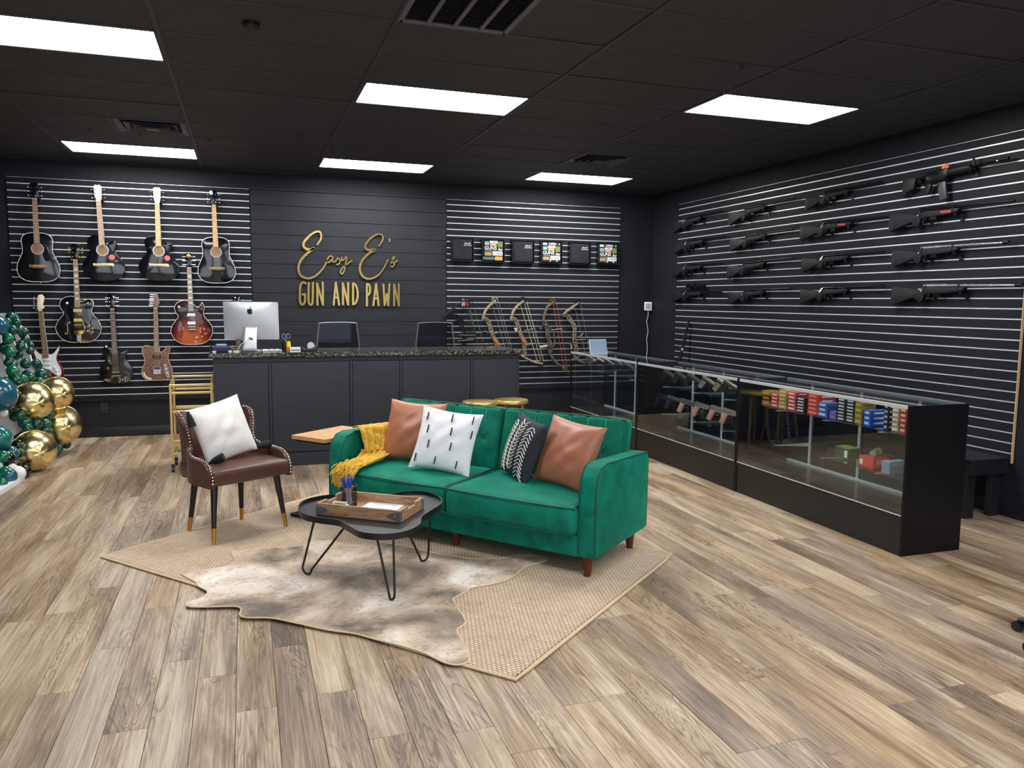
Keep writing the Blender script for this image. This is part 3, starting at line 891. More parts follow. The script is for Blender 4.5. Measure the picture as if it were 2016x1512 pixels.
# brass nail heads along the edge of the shell
path = [outer[NH][i] for i in range(NT+1)]
path = [outer[j][0] for j in range(2, NH)]+path+[outer[j][NT] for j in range(NH-1, 1, -1)]
nb = B(); acc = 0; prev = path[0]
for p in path[1:]:
    seg = (p-prev).length; d = 0
    while acc+(seg-d) >= .021:
        d += .021-acc; acc = 0
        q = prev.lerp(p, d/max(seg, 1e-6))
        nb.ball((q.x, q.y-.007, q.z+.003), .0078, 8, 5)
    acc += seg-d; prev = p
o = obj('nailhead_trim', nb, mat('nickel', 'd8cdbd', .2, 1.), shell); o['kind'] = 'stuff'
CLEG = mat('chair_leg_black', '15161b', .4)
BRASS = mat('brushed_gold', 'c79a45', .28, 1.)
for (xt, yt, P) in ((-.22, .03, (-.395, 5.59)), (-.22, .03, (-.227, 5.215)), (.22, .03, (.23, 5.486)), (.2, .4, (-.06, 5.785))):
    dx, dy = P[0]+.003, P[1]-5.345
    lx = dx*math.cos(CA)+dy*math.sin(CA); ly = -dx*math.sin(CA)+dy*math.cos(CA)
    zf = .0175 if ly < .1 else .0105
    if P[0] == -.06: zf = .0
    top = Vector((lx*.84, .05 if ly < .2 else .36, .41)); bot = Vector((lx, ly, zf))
    mid = bot.lerp(top, .245)
    lg = obj('leg', B().cyl(mid, top, .0155, .024, 14), CLEG, ch)
    obj('gold_ferrule', B().cyl(bot, mid, .0125, .0158, 14), BRASS, lg)
# white cushion with tassels
WC = mat('cream_woven', 'e3e2df', .9, bump=.8, bump_scale=75)
base = Matrix.Translation((-.003, 5.345, 0)) @ Matrix.Rotation(CA, 4, 'Z')
tc_ = thing('tassel_cushion', 'white textured cushion with black corner tassels on the brown chair', 'cushion')
tc_.matrix_world = base @ Matrix.Translation((-.055, .215, .705)) @ Euler((math.radians(-17), math.radians(-11), math.radians(4)), 'XYZ').to_matrix().to_4x4()
obj('cover', pillow(.39, .40, .15, 24, .05, seed=8), WC, tc_, True, weld=True, angle=80)
TAS = mat('black_tassel', '101319', .9)
for (x, z, dx, dy, dz) in ((-.185, .19, -.03, -.01, -1), (-.18, -.172, .75, -.75, .08), (.19, -.185, .9, .1, -.1), (.19, .19, .2, .8, -.8)):
    d = Vector((dx, dy, dz)).normalized(); a = Vector((x, 0, z))
    t_ = B(); t_.ball(tuple(a+d*.012), .014, 10, 6)
    t_.tube([a+d*.014, a+d*.03, a+d*.06, a+d*.105], [.011, .019, .024, .028], 14)
    obj('tassel', t_, TAS, tc_)
# ================================================================== coffee table
CTM = mat('black_table', '1b1c20', .42, .2)
ctz = .40
tp = [onz(u, v, ctz) for u, v in ((590, 1003), (593, 992), (612, 983), (655, 976), (720, 977), (765, 975), (800, 969), (838, 970), (864, 980), (867, 993), (845, 1008), (828, 1020), (825, 1034), (800, 1047), (760, 1053), (715, 1050), (690, 1038), (668, 1026), (630, 1021), (600, 1014))]
cc = Vector((.656, 4.29, 0))
ct = thing('coffee_table', 'black three-lobed coffee table with hairpin legs on the cowhide', 'coffee table', (cc.x, cc.y, 0))
out = spline([p-cc for p in tp], 4, True)
pts = [(p.x, p.y) for p in out]
obj('tabletop', B().prism(pts, ctz-.02, ctz-.012), CTM, ct, False)
rim = B(); n_ = len(pts)
cx_ = sum(p[0] for p in pts)/n_; cy_ = sum(p[1] for p in pts)/n_
nr = []
for i in range(n_):
    a, c = Vector(pts[i-1]), Vector(pts[(i+1) % n_]); d = (c-a).normalized(); nr.append(Vector((d.y, -d.x)))
sgn = 1 if sum(nr[i].dot(Vector(pts[i])-Vector((cx_, cy_))) for i in range(n_)) > 0 else -1
vs = []; fs = []
for i in range(n_):
    p = Vector(pts[i]); q = p+nr[i]*sgn*.006
    vs += [(p.x, p.y, ctz-.026), (q.x, q.y, ctz-.026), (q.x, q.y, ctz+.008), (p.x, p.y, ctz+.008)]
for i in range(n_):
    j = (i+1) % n_
    for e in range(4): fs.append((i*4+e, j*4+e, j*4+(e+1) % 4, i*4+(e+1) % 4))
rim._add(vs, fs)
obj('rim', rim, CTM, ct, True, angle=40)
tops = (((-.30, .18), (-.13, -.02)), ((-.04, -.30), (.05, -.31)), ((.35, .12), (.14, -.02)))
for foot, (a, b_) in zip(((.298, 4.462), (.688, 3.93), (.981, 4.485)), tops):
    f = Vector((foot[0]-cc.x, foot[1]-cc.y, .024))
    a = Vector((a[0], a[1], ctz-.022)); b_ = Vector((b_[0], b_[1], ctz-.022))
    d = (a-b_); d.z = 0; d = d.normalized()*.036
    if foot[1] < 4: d = d*.4
    P = [a]+[a.lerp(f+d+Vector((0, 0, .03)), t) for t in (.25, .5, .75, .9, 1.)]+[f+d*.72+Vector((0, 0, .008)), f+d*.3, f-d*.3, f-d*.72+Vector((0, 0, .008))]+[b_.lerp(f-d+Vector((0, 0, .03)), t) for t in (1., .9, .75, .5, .25)]+[b_]
    obj('hairpin_leg', B().tube(spline(P, 5), .0065, 8), CTM, ct)
# ---------------------------------------------------------------- wooden tray and its contents
WOODT = wood_mat('tray_walnut', '7d5f4b', 'c9a27a', (2, 18, 18), .5)
tz = ctz-.012
q0 = onz(622.4, 1013, tz); q1 = onz(787.6, 1029.7, tz); q2 = onz(831.5, 1001, tz)
ta = math.atan2((q1-q0).y, (q1-q0).x)
L_ = (q1-q0).length; D_ = (q2-q1).dot(Vector((-math.sin(ta), math.cos(ta), 0)))
tcx = q0+(q1-q0)*.5+Vector((-math.sin(ta), math.cos(ta), 0))*D_/2
tray = thing('wooden_tray', 'rectangular wooden tray with galvanised corner straps on the coffee table', 'tray', (tcx.x, tcx.y, tz), (0, 0, ta))
obj('bottom', B().box((0, 0, .006), (L_-.03, D_-.03, .01)), WOODT, tray, False)
obj('side_board', B().box((0, -D_/2+.007, .0335), (L_, .014, .065)), WOODT, tray, False, .002)
obj('side_board', B().box((0, D_/2-.007, .0335), (L_, .014, .065)), WOODT, tray, False, .002)
for s in (-1, 1):
    e_ = obj('end_board', B().prism([(-D_/2+.014, .001), (D_/2-.014, .001), (D_/2-.014, .066), (.055, .066), (.05, .05), (-.05, .05), (-.055, .066), (-D_/2+.014, .066)], -.007, .007, Matrix(((0, 0, 1, s*(L_/2-.007)), (1, 0, 0, 0), (0, 1, 0, 0), (0, 0, 0, 1)))), WOODT, tray, False)
ZINC = mat('galvanised', 'a9adb3', .35, .8)
for sx in (-1, 1):
    for sy in (-1, 1):
        x, y = sx*L_/2, sy*(D_/2+.0008)
        st = B().prism([(0, .004), (0, .06), (-.02, .058), (-.085, .036), (-.085, .028), (-.02, .006)], -.0008, .0008, Matrix(((sx, 0, 0, x), (0, 0, 1, y), (0, 1, 0, 0), (0, 0, 0, 1))))
        st.box((sx*(L_/2+.0008), sy*(D_/2-.012), .032), (.0016, .025, .055))
        k = obj('corner_strap', st, ZINC, tray, False)
        for dx in (.075, .03): obj('rivet', B().ball((x-sx*dx, y+sy*.001, .032), .0035, 8, 5), STEEL, k)
def on_tray(x, y, z=.0115):
    return Vector((tcx.x+x*math.cos(ta)-y*math.sin(ta), tcx.y+x*math.sin(ta)+y*math.cos(ta), tz+z))
pc = onz(688, 994, tz+.012)
cup = thing('pen_cup', 'black mesh pen cup standing in the wooden tray', 'pen cup', (pc.x, pc.y, tz+.0115))
MESHM = glass_mat('dark_mesh', (.66, .66, .68), 1.05)
obj('mesh_wall', B().lathe([(.042, .002), (.044, .112)], 28, cap=False), MESHM, cup)
wr_ = B()
for k in range(28):
    a = 2*PI*k/28
    wr_.tube([(.043*math.cos(a+t*.9), .043*math.sin(a+t*.9), .003+t*.107) for t in (0, .25, .5, .75, 1)], .0006, 4)
    wr_.tube([(.043*math.cos(a-t*.9), .043*math.sin(a-t*.9), .003+t*.107) for t in (0, .25, .5, .75, 1)], .0006, 4)
o = obj('wire_mesh', wr_, BLKMET, cup, False); o['kind'] = 'stuff'
obj('rim', B().tube([(.044*math.cos(2*PI*k/24), .044*math.sin(2*PI*k/24), .113) for k in range(24)], .003, 6, True), BLKMET, cup)
obj('base', B().lathe([(.042, 0), (.042, .004)], 24), BLKMET, cup)
PENB = mat('blue_pen', '1c49c8', .3); PENW = mat('white_pen', 'd9dde3', .3)
rr = random.Random(2)
for k in range(7):
    a = 2*PI*k/7+.3
    p0 = Vector((.015*math.cos(a+2), .015*math.sin(a+2), .006)); p1 = Vector((.03*math.cos(a)-.012, .03*math.sin(a), .163+rr.uniform(-.006, .008)))
    pen = thing('pen', 'white pen with a blue cap standing in the mesh cup', 'pen', (pc.x, pc.y, tz+.0115), group='pens in the mesh cup')
    obj('barrel', B().cyl(p0, p0.lerp(p1, .66), 0.0052, n=8), PENW, pen)
    obj('cap', B().cyl(p0.lerp(p1, .64), p1, .0064, .0055, 8), PENB, pen)
# papers
PAPER = mat('white_paper', 'eef0f2', .8); INK = mat('ink_grey', '9aa0ab', .8)
pp = onz(752, 997, tz+.014)
for k in range(3):
    o = thing('paper_sheet', 'white printed sheet in the paper stack on the wooden tray', 'paper', (pp.x+.004*k, pp.y+.003*k, tz+.012+.0012*k), (0, 0, ta+.03*(k-1)+.04), 'sheets in the tray')
    obj('sheet', B().box((0, 0, 0), (.22, .13, .0009)), PAPER, o, False)
    if k == 2:
        for r_ in range(9): obj('print_line', B().box((-.01+.01*(r_ % 3), .06-r_*.0145, .0006), (.17-.02*(r_ % 3), .003, .0003)), INK, o, False)
pp = onz(669, 996, tz+.02)
o = thing('card_holder', 'white business card holder with a printed card in the tray', 'card holder', (pp.x, pp.y, tz+.0115), (0, 0, ta))
obj('holder', B().box((0, .012, .008), (.095, .03, .016)), WHITE, o, False, .003)
kk = obj('card', B().box((0, -.006, .018), (.088, .0015, .032), Matrix.Rotation(-.35, 4, 'X')), PAPER, o, False)
obj('card_print', B().box((0, -.0072, .02), (.07, .0008, .009), Matrix.Rotation(-.35, 4, 'X')), mat('card_green', '8c8f5a', .7), kk, False)

# ================================================================== C-shaped side table
SAX = Vector((math.cos(SA), math.sin(SA), 0)); SAY = Vector((-math.sin(SA), math.cos(SA), 0))
p0 = Vector((.295, 5.794, 0))
ctab = thing('c_side_table', 'C-shaped side table with wooden top and black frame beside the sofa arm', 'side table', tuple(p0), (0, 0, SA))
# local x along the sofa, y to the back; the top reaches from the near-left corner
obj('tabletop', B().box((.165, .26, .588), (.33, .52, .03)), wood_mat('oak_top', 'a87c50', 'd2a877', (14, 2, 14), .5), ctab, False, .003)
obj('top_frame', B().box((.165, .26, .565), (.30, .48, .016)), BLKMET, ctab, False, .002)
for y in (.24, .46):
    obj('post', B().box((.295, y, .29), (.022, .022, .55)), BLKMET, ctab, False)
fb = B()
for y in (-.02, .46): fb.box((.155, y, .022), (.30, .025, .02))
for x in (.02, .295): fb.box((x, .22, .022), (.025, .46, .02))
obj('base_frame', fb, BLKMET, ctab, False)

# ================================================================== gold-topped stools by the counter
STG = mat('gold_lacquer', 'cdb06a', .35, .7)
STL = wood_mat('stool_leg_wood', '6f5a40', '9c8462', (10, 10, 2), .5)
for i, (x, y) in enumerate(((2.462, 7.25), (2.13, 7.2))):
    lab = ('round gold-topped stool standing nearer the display cases, behind the sofa', 'round gold-topped stool standing farther from the display cases, behind the sofa')[i]
    o = thing('counter_stool', lab, 'stool', (x, y, 0), group='stools at the counter')
    obj('seat', B().lathe([(.02, .575), (.16, .578), (.172, .585), (.172, .607), (.166, .615), (.15, .612), (.02, .612)], 36), STG, o, angle=50)
    for k in range(4):
        a = PI/4+PI/2*k
        obj('leg', B().cyl((.2*math.cos(a), .2*math.sin(a), 0), (.12*math.cos(a), .12*math.sin(a), .58), .012, .016, 10), STL, o)
    obj('foot_ring', B().tube([(.172*math.cos(2*PI*k/28), .172*math.sin(2*PI*k/28), .2) for k in range(28)], .007, 6, True), BLKMET, o)
# small framed board leaning on the counter between the stools (seen mirrored in the case glass)
o = thing('framed_board', 'small framed dark board leaning on the counter foot between stools', 'board', (1.95, 7.43, 0), (math.radians(-14), 0, 0))
fr = B()
for x in (-.14, .14): fr.box((x, 0, .2), (.02, .018, .4))
for z in (.01, .39): fr.box((0, 0, z), (.3, .018, .02))
obj('frame', fr, mat('silver_frame', 'b9bdc4', .4, .6), o, False)
obj('panel', B().box((0, .002, .2), (.262, .01, .362)), mat('slate_blue', '2c3a4c', .3), o, False)

# ================================================================== gold bar cart
CG = mat('champagne_gold', 'd4b577', .3, .8)
cart = thing('bar_cart', 'gold framed bar cart with glass shelves beside the counter', 'cart', (-.655, 7.615, 0))
CW, CD = .345+.0, .34
for (x, y, top) in ((0, 0, .805), (CW, 0, .805), (.0, CD, .845), (CW, CD, .845)):
    lg = obj('post', B().box((x, y, .08+(top-.08)/2), (.022, .022, top-.08)), CG, cart, False, .002)
    obj('caster', B().cyl((x-.012, y, .024), (x+.012, y, .024), .024, n=16), BLKPL, lg)
    obj('caster_fork', B().box((x, y, .058), (.03, .022, .03)), BLKPL, lg, False, .004)
def bar(a, c, r=.02): 
    a, c = Vector(a), Vector(c); d = c-a
    s = [abs(d.x)+r if abs(d.x) > 1e-4 else r, abs(d.y)+r if abs(d.y) > 1e-4 else r*.8, abs(d.z)+r if abs(d.z) > 1e-4 else r]
    obj('rail', B().box(tuple((a+c)/2), s), CG, cart, False, .002)
for z in (.795, .725, .555, .285, .17):
    bar((0, 0, z), (CW, 0, z))
for z in (.845, .725, .555, .285, .17):
    bar((0, CD, z), (CW, CD, z))
for z in (.72, .555, .285, .17):
    bar((0, 0, z), (0, CD, z)); bar((CW, 0, z), (CW, CD, z))
for x in (0, CW): obj('handle_rail', B().tube([(x, 0, .80), (x, CD, .845)], .009, 8), CG, cart)
for z in (.548, .163): obj('glass_shelf', B().box((CW/2, CD/2, z), (CW-.02, CD-.02, .006)), GLASS, cart, False)
# ================================================================== sales counter
CZ = 1.082
cnt = thing('sales_counter', 'long black panelled sales counter in front of the lettering wall', 'counter', (0, 7.6, 0))
CBM = mat('counter_black', '262a34', .45, noise_amt=.08, noise_scale=3.)
xa, xb = -.29, 2.67
obj('carcass', B().box(((xa+xb)/2, .33, (CZ-.045)/2), (xb-xa-.02, .62, CZ-.045)), CBM, cnt, False)
cuts = [xa]+[ony(u, 800, 7.6).x for u in (533, 692, 790, 929)]+[xb]
for i in range(len(cuts)-1):
    obj('front_panel', B().box(((cuts[i]+cuts[i+1])/2, .012, .56), (cuts[i+1]-cuts[i]-.03, .012, .85)), CBM, cnt, False, .003)
for x in cuts:
    obj('stile', B().box((min(max(x, xa+.012), xb-.012), .009, .555), (.024, .018, .87)), CBM, cnt, False, .003)
obj('top_rail', B().box(((xa+xb)/2, .009, 1.015), (xb-xa, .018, .04)), CBM, cnt, False, .003)
obj('plinth', B().box(((xa+xb)/2, .006, .06), (xb-xa, .024, .118)), CBM, cnt, False, .004)
# granite top
GR = bpy.data.materials.new('speckled_granite'); GR.use_nodes = True
nt = GR.node_tree; N = nt.nodes; K = nt.links; b = N['Principled BSDF']
tc = N.new('ShaderNodeTexCoord')
vo = N.new('ShaderNodeTexVoronoi'); vo.inputs['Scale'].default_value = 95
K.new(tc.outputs['Object'], vo.inputs['Vector'])
r1 = N.new('ShaderNodeValToRGB'); e = r1.color_ramp.elements; e[0].position = .0; e[0].color = lin('17181c'); e[1].position = 1.; e[1].color = lin('8a8579')
q = e.new(.55); q.color = lin('2c2d31'); q = e.new(.75); q.color = lin('55534e')
sp = N.new('ShaderNodeSeparateColor'); K.new(vo.outputs['Color'], sp.inputs[0]); K.new(sp.outputs[0], r1.inputs[0])
K.new(r1.outputs[0], b.inputs['Base Color']); b.inputs['Roughness'].default_value = .12
wt = obj('countertop', B().box(((-.33+2.70)/2, 7.6+.315, CZ-.0225), (3.03, .71, .045)), GR, None, False, .008, 3)
tag(wt, 'speckled dark granite countertop on the black sales counter', 'countertop')

# ---------------------------------------------------------------- desktop computer seen from behind
ALU = mat('anodised_aluminium', 'd3d8de', .38, .4)
ip = Vector((.055, 7.86, CZ))
pcm = thing('desktop_computer', 'silver all-in-one desktop computer seen from behind on the granite top', 'computer', tuple(ip), (0, 0, math.radians(-14)))
def shell(u, v):
    x = (u-.5)*.508; z = .112+v*.355
    a, c = (u-.5)*2, (v-.5)*2
    d = .006+.036*max(0, 1-abs(a)**2.6)*max(0, 1-abs(c)**2.2)
    return (x, -d, z)
def rounded(w, h_, r, cx=0, cz=0, n=5):
    P = []
    for (sx, sz, a0) in ((1, 1, 0), (-1, 1, PI/2), (-1, -1, PI), (1, -1, 1.5*PI)):
        for k in range(n+1):
            a = a0+PI/2*k/n
            P.append((cx+sx*(w/2-r)+r*math.cos(a), cz+sz*(h_/2-r)+r*math.sin(a)))
    return P
TILT = Matrix.Translation((0, 0, .2)) @ Matrix.Rotation(math.radians(4), 4, 'X') @ Matrix.Translation((0, 0, -.2))
XZ = Matrix(((1, 0, 0, 0), (0, 0, -1, 0), (0, 1, 0, 0), (0, 0, 0, 1)))
dsp = obj('display_shell', B().grid(shell, 36, 28, TILT).prism(rounded(.508, .355, .014, 0, .2895), -.006, .004, TILT @ XZ), ALU, pcm, True, angle=50)
obj('screen_glass', B().prism(rounded(.50, .345, .012, 0, .2895), -.0075, -.0062, TILT @ XZ), mat('screen_black', '08090b', .08), pcm, False)
# emblem on the back
ap = [(0, .018), (.012, .021), (.022, .014), (.0165, .004), (.0185, -.007), (.0225, -.011), (.014, -.027), (.005, -.0285), (0, -.0265), (-.005, -.0285), (-.014, -.027), (-.024, -.005), (-.02, .015), (-.01, .021)]
lf = [(0, .025), (.002, .036), (.012, .042), (.0105, .031)]
LOGO = mat('emblem_dark', '2b3946', .2, .3)
em = B()
for P in (ap, lf):
    em.prism([(p.x, p.y) for p in spline([(a, c, 0) for a, c in P], 4, True)], .0435, .0455, TILT @ Matrix.Translation((0, 0, .385)) @ XZ)
obj('emblem', em, LOGO, dsp, False)
# stand: bent plate with cable hole
st = B()
prof = [(-.06, .006), (-.10, .006), (-.115, .012), (-.118, .03), (-.105, .09), (-.055, .24), (-.048, .245)]
def stand(u, v):
    f = v*(len(prof)-1); i = min(int(f), len(prof)-2); t = f-i
    y = prof[i][0]*(1-t)+prof[i+1][0]*t; z = prof[i][1]*(1-t)+prof[i+1][1]*t
    w = .072-.012*v
    return ((u-.5)*2*w, y+.015, z)
s_ = obj('stand', B().grid(stand, 6, 36), ALU, pcm, True, angle=60)
so = s_.modifiers.new('thick', 'SOLIDIFY'); so.thickness = .008
obj('foot', B().soft((0, .0, .005), (.145, .17, .009), .004, 5), ALU, pcm)
obj('cable_port', B().cyl((0.01, -.088, .115), (.01, -.083, .118), .021, n=20), mat('port_grey', '8a8f97', .3, .5), s_)
obj('power_cable', B().tube(spline([(.01, -.092, .117), (-.02, -.115, .105), (-.07, -.12, .07), (-.1, -.11, .03), (-.11, -.08, .006), (-.11, 0, .005)], 6), .0035, 8), WHITE, pcm)

def small(name, label, cat, u, v, Y=7.74, rz=0., z=None):
    p = ony(u, v, Y)
    return thing(name, label, cat, (p.x, Y, CZ if z is None else z), (0, 0, rz))
o = small('card_terminal', 'dark blue and white card terminal at the end of the granite top', 'terminal', 434, 688, 7.76, .25)
obj('body', B().soft((0, 0, .03), (.17, .11, .058), .012, 8), mat('navy_plastic', '1d2a4a', .4), o)
obj('paper_cover', B().soft((.01, .01, .066), (.09, .06, .016), .005, 6), mat('pale_blue_plastic', '9fb4cf', .4), o)
for s in (-1, 1): obj('foot', B().box((s*.07, -.06, .008), (.03, .03, .015)), WHITE, o, False, .003)
o = small('note_pad', 'pale yellow sticky note pad in front of the computer stand', 'note pad', 465, 689, 7.70)
obj('pad', B().box((0, 0, .008), (.05, .05, .016)), mat('pale_yellow_paper', 'd8d69a', .8), o, False, .001)
o = small('keyboard', 'thin white keyboard lying beside the computer stand', 'keyboard', 536, 687, 7.83)
obj('case', B().soft((0, 0, .006), (.18, .115, .011), .004, 5), WHITE, o)
for r_ in range(4): obj('key_row', B().box((0, -.04+r_*.026, .0135), (.165, .02, .004)), mat('key_white', 'dfe3e8', .5), o, False, .001)
o = small('reading_glasses', 'folded black reading glasses next to the keyboard', 'glasses', 541, 688, 7.71)
for s in (-1, 1):
    obj('lens_rim', B().tube([(s*.028+.024*math.cos(2*PI*k/16), 0, .022+.018*math.sin(2*PI*k/16)) for k in range(16)], .0018, 6, True), BLKPL, o)
    obj('temple', B().tube([(s*.052, 0, .025), (s*.05, .06, .022), (s*.03, .11, .004)], .0018, 6), BLKPL, o)
obj('bridge', B().tube([(-.005, 0, .026), (0, 0, .03), (.005, 0, .026)], .0018, 6), BLKPL, o)
o = small('pencil_cup', 'black desk cup holding scissors on the granite top', 'cup', 561, 688, 7.80)
obj('cup', B().lathe([(.035, 0), (.037, .09), (.033, .09), (.031, .006)], 20, cap=True), BLKPL, o)
sc = thing('scissors', 'black-handled scissors standing in the desk cup', 'scissors', (o.location.x+.012, 7.80, CZ+.006))
for s in (-1, 1):
    obj('blade', B().tube([(s*.004, 0, 0), (-s*.006, 0, .11)], [.002, .004], 6), STEEL, sc)
    obj('handle', B().tube([(-s*.006-s*.018*0+(-s)*.014+.016*math.cos(2*PI*k/14), 0, .135+.024*math.sin(2*PI*k/14)) for k in range(14)], .004, 6, True), mat('grey_handle', '6b7688', .4), sc)
o = small('glue_bottle', 'yellow and orange marker bottle standing by the desk cup', 'bottle', 568, 688, 7.70)
obj('body', B().lathe([(.02, 0), (.021, .045)], 16), mat('orange_plastic', 'd9772b', .4), o)
obj('sleeve', B().lathe([(.021, .045), (.021, .085), (.012, .1)], 16), mat('lime_plastic', 'd7d62f', .4), o)
obj('cap', B().lathe([(.012, .1), (.009, .125)], 16), BLKPL, o)
o = small('card_box', 'small white box with a black band in front of the desk cup', 'box', 581, 690, 7.67)
obj('box', B().box((0, 0, .022), (.095, .06, .044)), WHITE, o, False, .002)
obj('band', B().box((0, -.0305, .018), (.085, .001, .008)), BLKPL, o, False)
o = small('tape_dispenser', 'black tape dispenser with a pale roll on the granite top', 'tape dispenser', 608, 688, 7.74)
obj('body', B().prism([(-.07, 0), (.08, 0), (.085, .05), (.07, .06), (.03, .03), (-.03, .025), (-.07, .05)], -.03, .03, XZ), BLKPL, o, True, .006)
obj('tape_roll', B().cyl((.02, -.018, .052), (.02, .018, .052), .034, n=20), mat('tape_pale', 'c9c9c4', .4), o)

# ---------------------------------------------------------------- office chairs behind the counter
MESHB = glass_mat('mesh_back_dark', (.62, .65, .7), 1.2)
def office_chair(u0, u1, label, rz):
    a, c = ony(u0, 640, 8.75), ony(u1, 640, 8.75)
    o = thing('office_chair', label, 'office chair', ((a.x+c.x)/2, 8.75, 0), (0, 0, rz), 'office chairs behind the counter')
    w = abs(c.x-a.x)/2
    P = spline([(-w-.02, 0, .93), (-w+.012, 0, 1.28), (-w+.03, 0, 1.32), (0, .012, 1.327), (w-.03, 0, 1.32), (w-.012, 0, 1.28), (w+.02, 0, .93), (w-.02, .0, .76), (0, .015, .73), (-w+.02, 0, .76)], 6, True)
    obj('back_frame', B().tube(P, .0085, 8, True), mat('chair_frame_grey', '7b8088', .35, .5), o)
    obj('mesh_back', B().prism([(p.x, p.z) for p in P], -.003, .003, XZ), MESHB, o, False)
    obj('seat', B().soft((0, -.22, .50), (.48, .46, .08), .035, 10), mat('seat_fabric', '1d1e22', .9), o)
    obj('back_bar', B().tube(spline([(0, .02, .76), (0, .05, .6), (0, -.05, .47), (0, -.2, .455)], 5), .018, 8), BLKPL, o)
    for s in (-1, 1):
        obj('armrest', B().tube(spline([(s*.23, -.2, .5), (s*.29, -.2, .55), (s*.29, -.12, .68), (s*.29, -.38, .69)], 5), .016, 8), BLKPL, o)
    obj('gas_column', B().cyl((0, -.2, .08), (0, -.2, .46), .03, .024, 14), BLKMET, o)
    for k in range(5):
        an = 2*PI*k/5+.3
        lg = obj('base_leg', B().cyl((0, -.2, .1), (.29*math.cos(an), -.2+.29*math.sin(an), .065), .022, .014, 8), BLKPL, o)
        obj('caster', B().cyl((.29*math.cos(an)-.02, -.2+.29*math.sin(an), .026), (.29*math.cos(an)+.02, -.2+.29*math.sin(an), .026), .026, n=12), BLKPL, lg)
office_chair(625, 705, 'black mesh-back office chair behind the counter under the word PAWN', .06)
office_chair(820, 893, 'black mesh-back office chair behind the counter nearer the bows', .1)

# ================================================================== gold wall lettering
SG = mat('mirror_gold', 'a48a50', .17, 1.)
YS = Y1-.016
sign = thing('gold_wall_sign', 'gold cut-out lettering reading Easy E\'s Gun and Pawn on shiplap', 'sign', (0, YS, 0))
def sp3(x, y):
    p = ony(400+x*.248, 420+y*.248, YS-.02); return Vector((p.x, -.02, p.z))
def ribbon(P, w, name, curve=True, wf=None):
    Q = [sp3(x, y) for x, y in P]
    Q = spline(Q, 7) if curve else Q
    n = len(Q)
    R = [w*(1 if wf is None else wf(i/(n-1))) for i in range(n)]
    return obj(name, B().tube(Q, R, 8, flat=(1, .0, 1)), SG, sign)
def ribbon3(strokes, w, name, curve, wf=None):
    b_ = B()
    for si, P in enumerate(strokes):
        zo = Vector((0, -.0007*si, 0))
        Q = [sp3(x, y)+zo for x, y in P]
        if curve: Q = spline(Q, 7)
        n = len(Q); vs = []; fs = []
        for i in range(n):
            t = (Q[min(i+1, n-1)]-Q[max(i-1, 0)]); t = t.normalized() if t.length > 1e-7 else Vector((1, 0, 0))
            nr_ = Vector((-t.z, 0, t.x)); ww = w*(1 if wf is None else wf(i/(n-1)))
            for (s, dy) in ((1, -.008), (-1, -.008), (-1, .006), (1, .006)): vs.append(Q[i]+nr_*ww*s+Vector((0, dy, 0)))
        for i in range(n-1):
            for e_ in range(4): fs.append((i*4+e_, (i+1)*4+e_, (i+1)*4+(e_+1) % 4, i*4+(e_+1) % 4))
        fs.append((3, 2, 1, 0)); fs.append(tuple((n-1)*4+k for k in range(4)))
        b_._add(vs, fs)
        for q in (Q[0], Q[-1]):
            b_.cyl(q+Vector((0, -.0077, 0)), q+Vector((0, .0055, 0)), w*(1 if wf is None else wf(0)), n=14)
    return obj(name, b_, SG, sign, True, angle=40)
swell = lambda t: .75+.5*math.sin(min(1, t*1.1)*PI)
ribbon3([[(905,248),(935,200),(930,155),(905,145),(860,165),(810,215),(795,250),(810,278),(850,288),(880,278),(840,305),(785,360),(757,420),(765,480),(800,510),(850,515),(900,490),(945,445),(975,395),(985,370)]], .0115, 'letter_e', True, swell)
ribbon3([[(1030,345),(1005,340),(987,362),(985,388),(1005,385),(1030,350),(1025,380),(1040,386),(1055,375)]], 0.0078, 'letter_a', True)
ribbon3([[(1055,375),(1082,333),(1075,350),(1086,375),(1080,400),(1060,408)]], 0.0078, 'letter_s', True)
ribbon3([[(1100,348),(1098,370),(1112,372),(1137,343),(1130,400),(1120,450),(1105,480),(1090,470),(1100,440),(1140,405),(1180,375)]], 0.0078, 'letter_y', True)
ribbon3([[(1393,262),(1425,210),(1420,175),(1390,165),(1345,185),(1300,230),(1285,265),(1305,290),(1365,290),(1320,315),(1265,370),(1243,430),(1255,485),(1290,515),(1335,518),(1390,490),(1430,440),(1465,370)]], .011, 'letter_e', True, swell)
ribbon3([[(1472,203),(1482,211),(1474,226)]], .008, 'apostrophe', True)
ribbon3([[(1490,395),(1520,345),(1500,360),(1505,385),(1515,405),(1500,425),(1487,418)], [(1512,397),(1538,375)]], .0085, 'letter_s', True)
LW = .0125
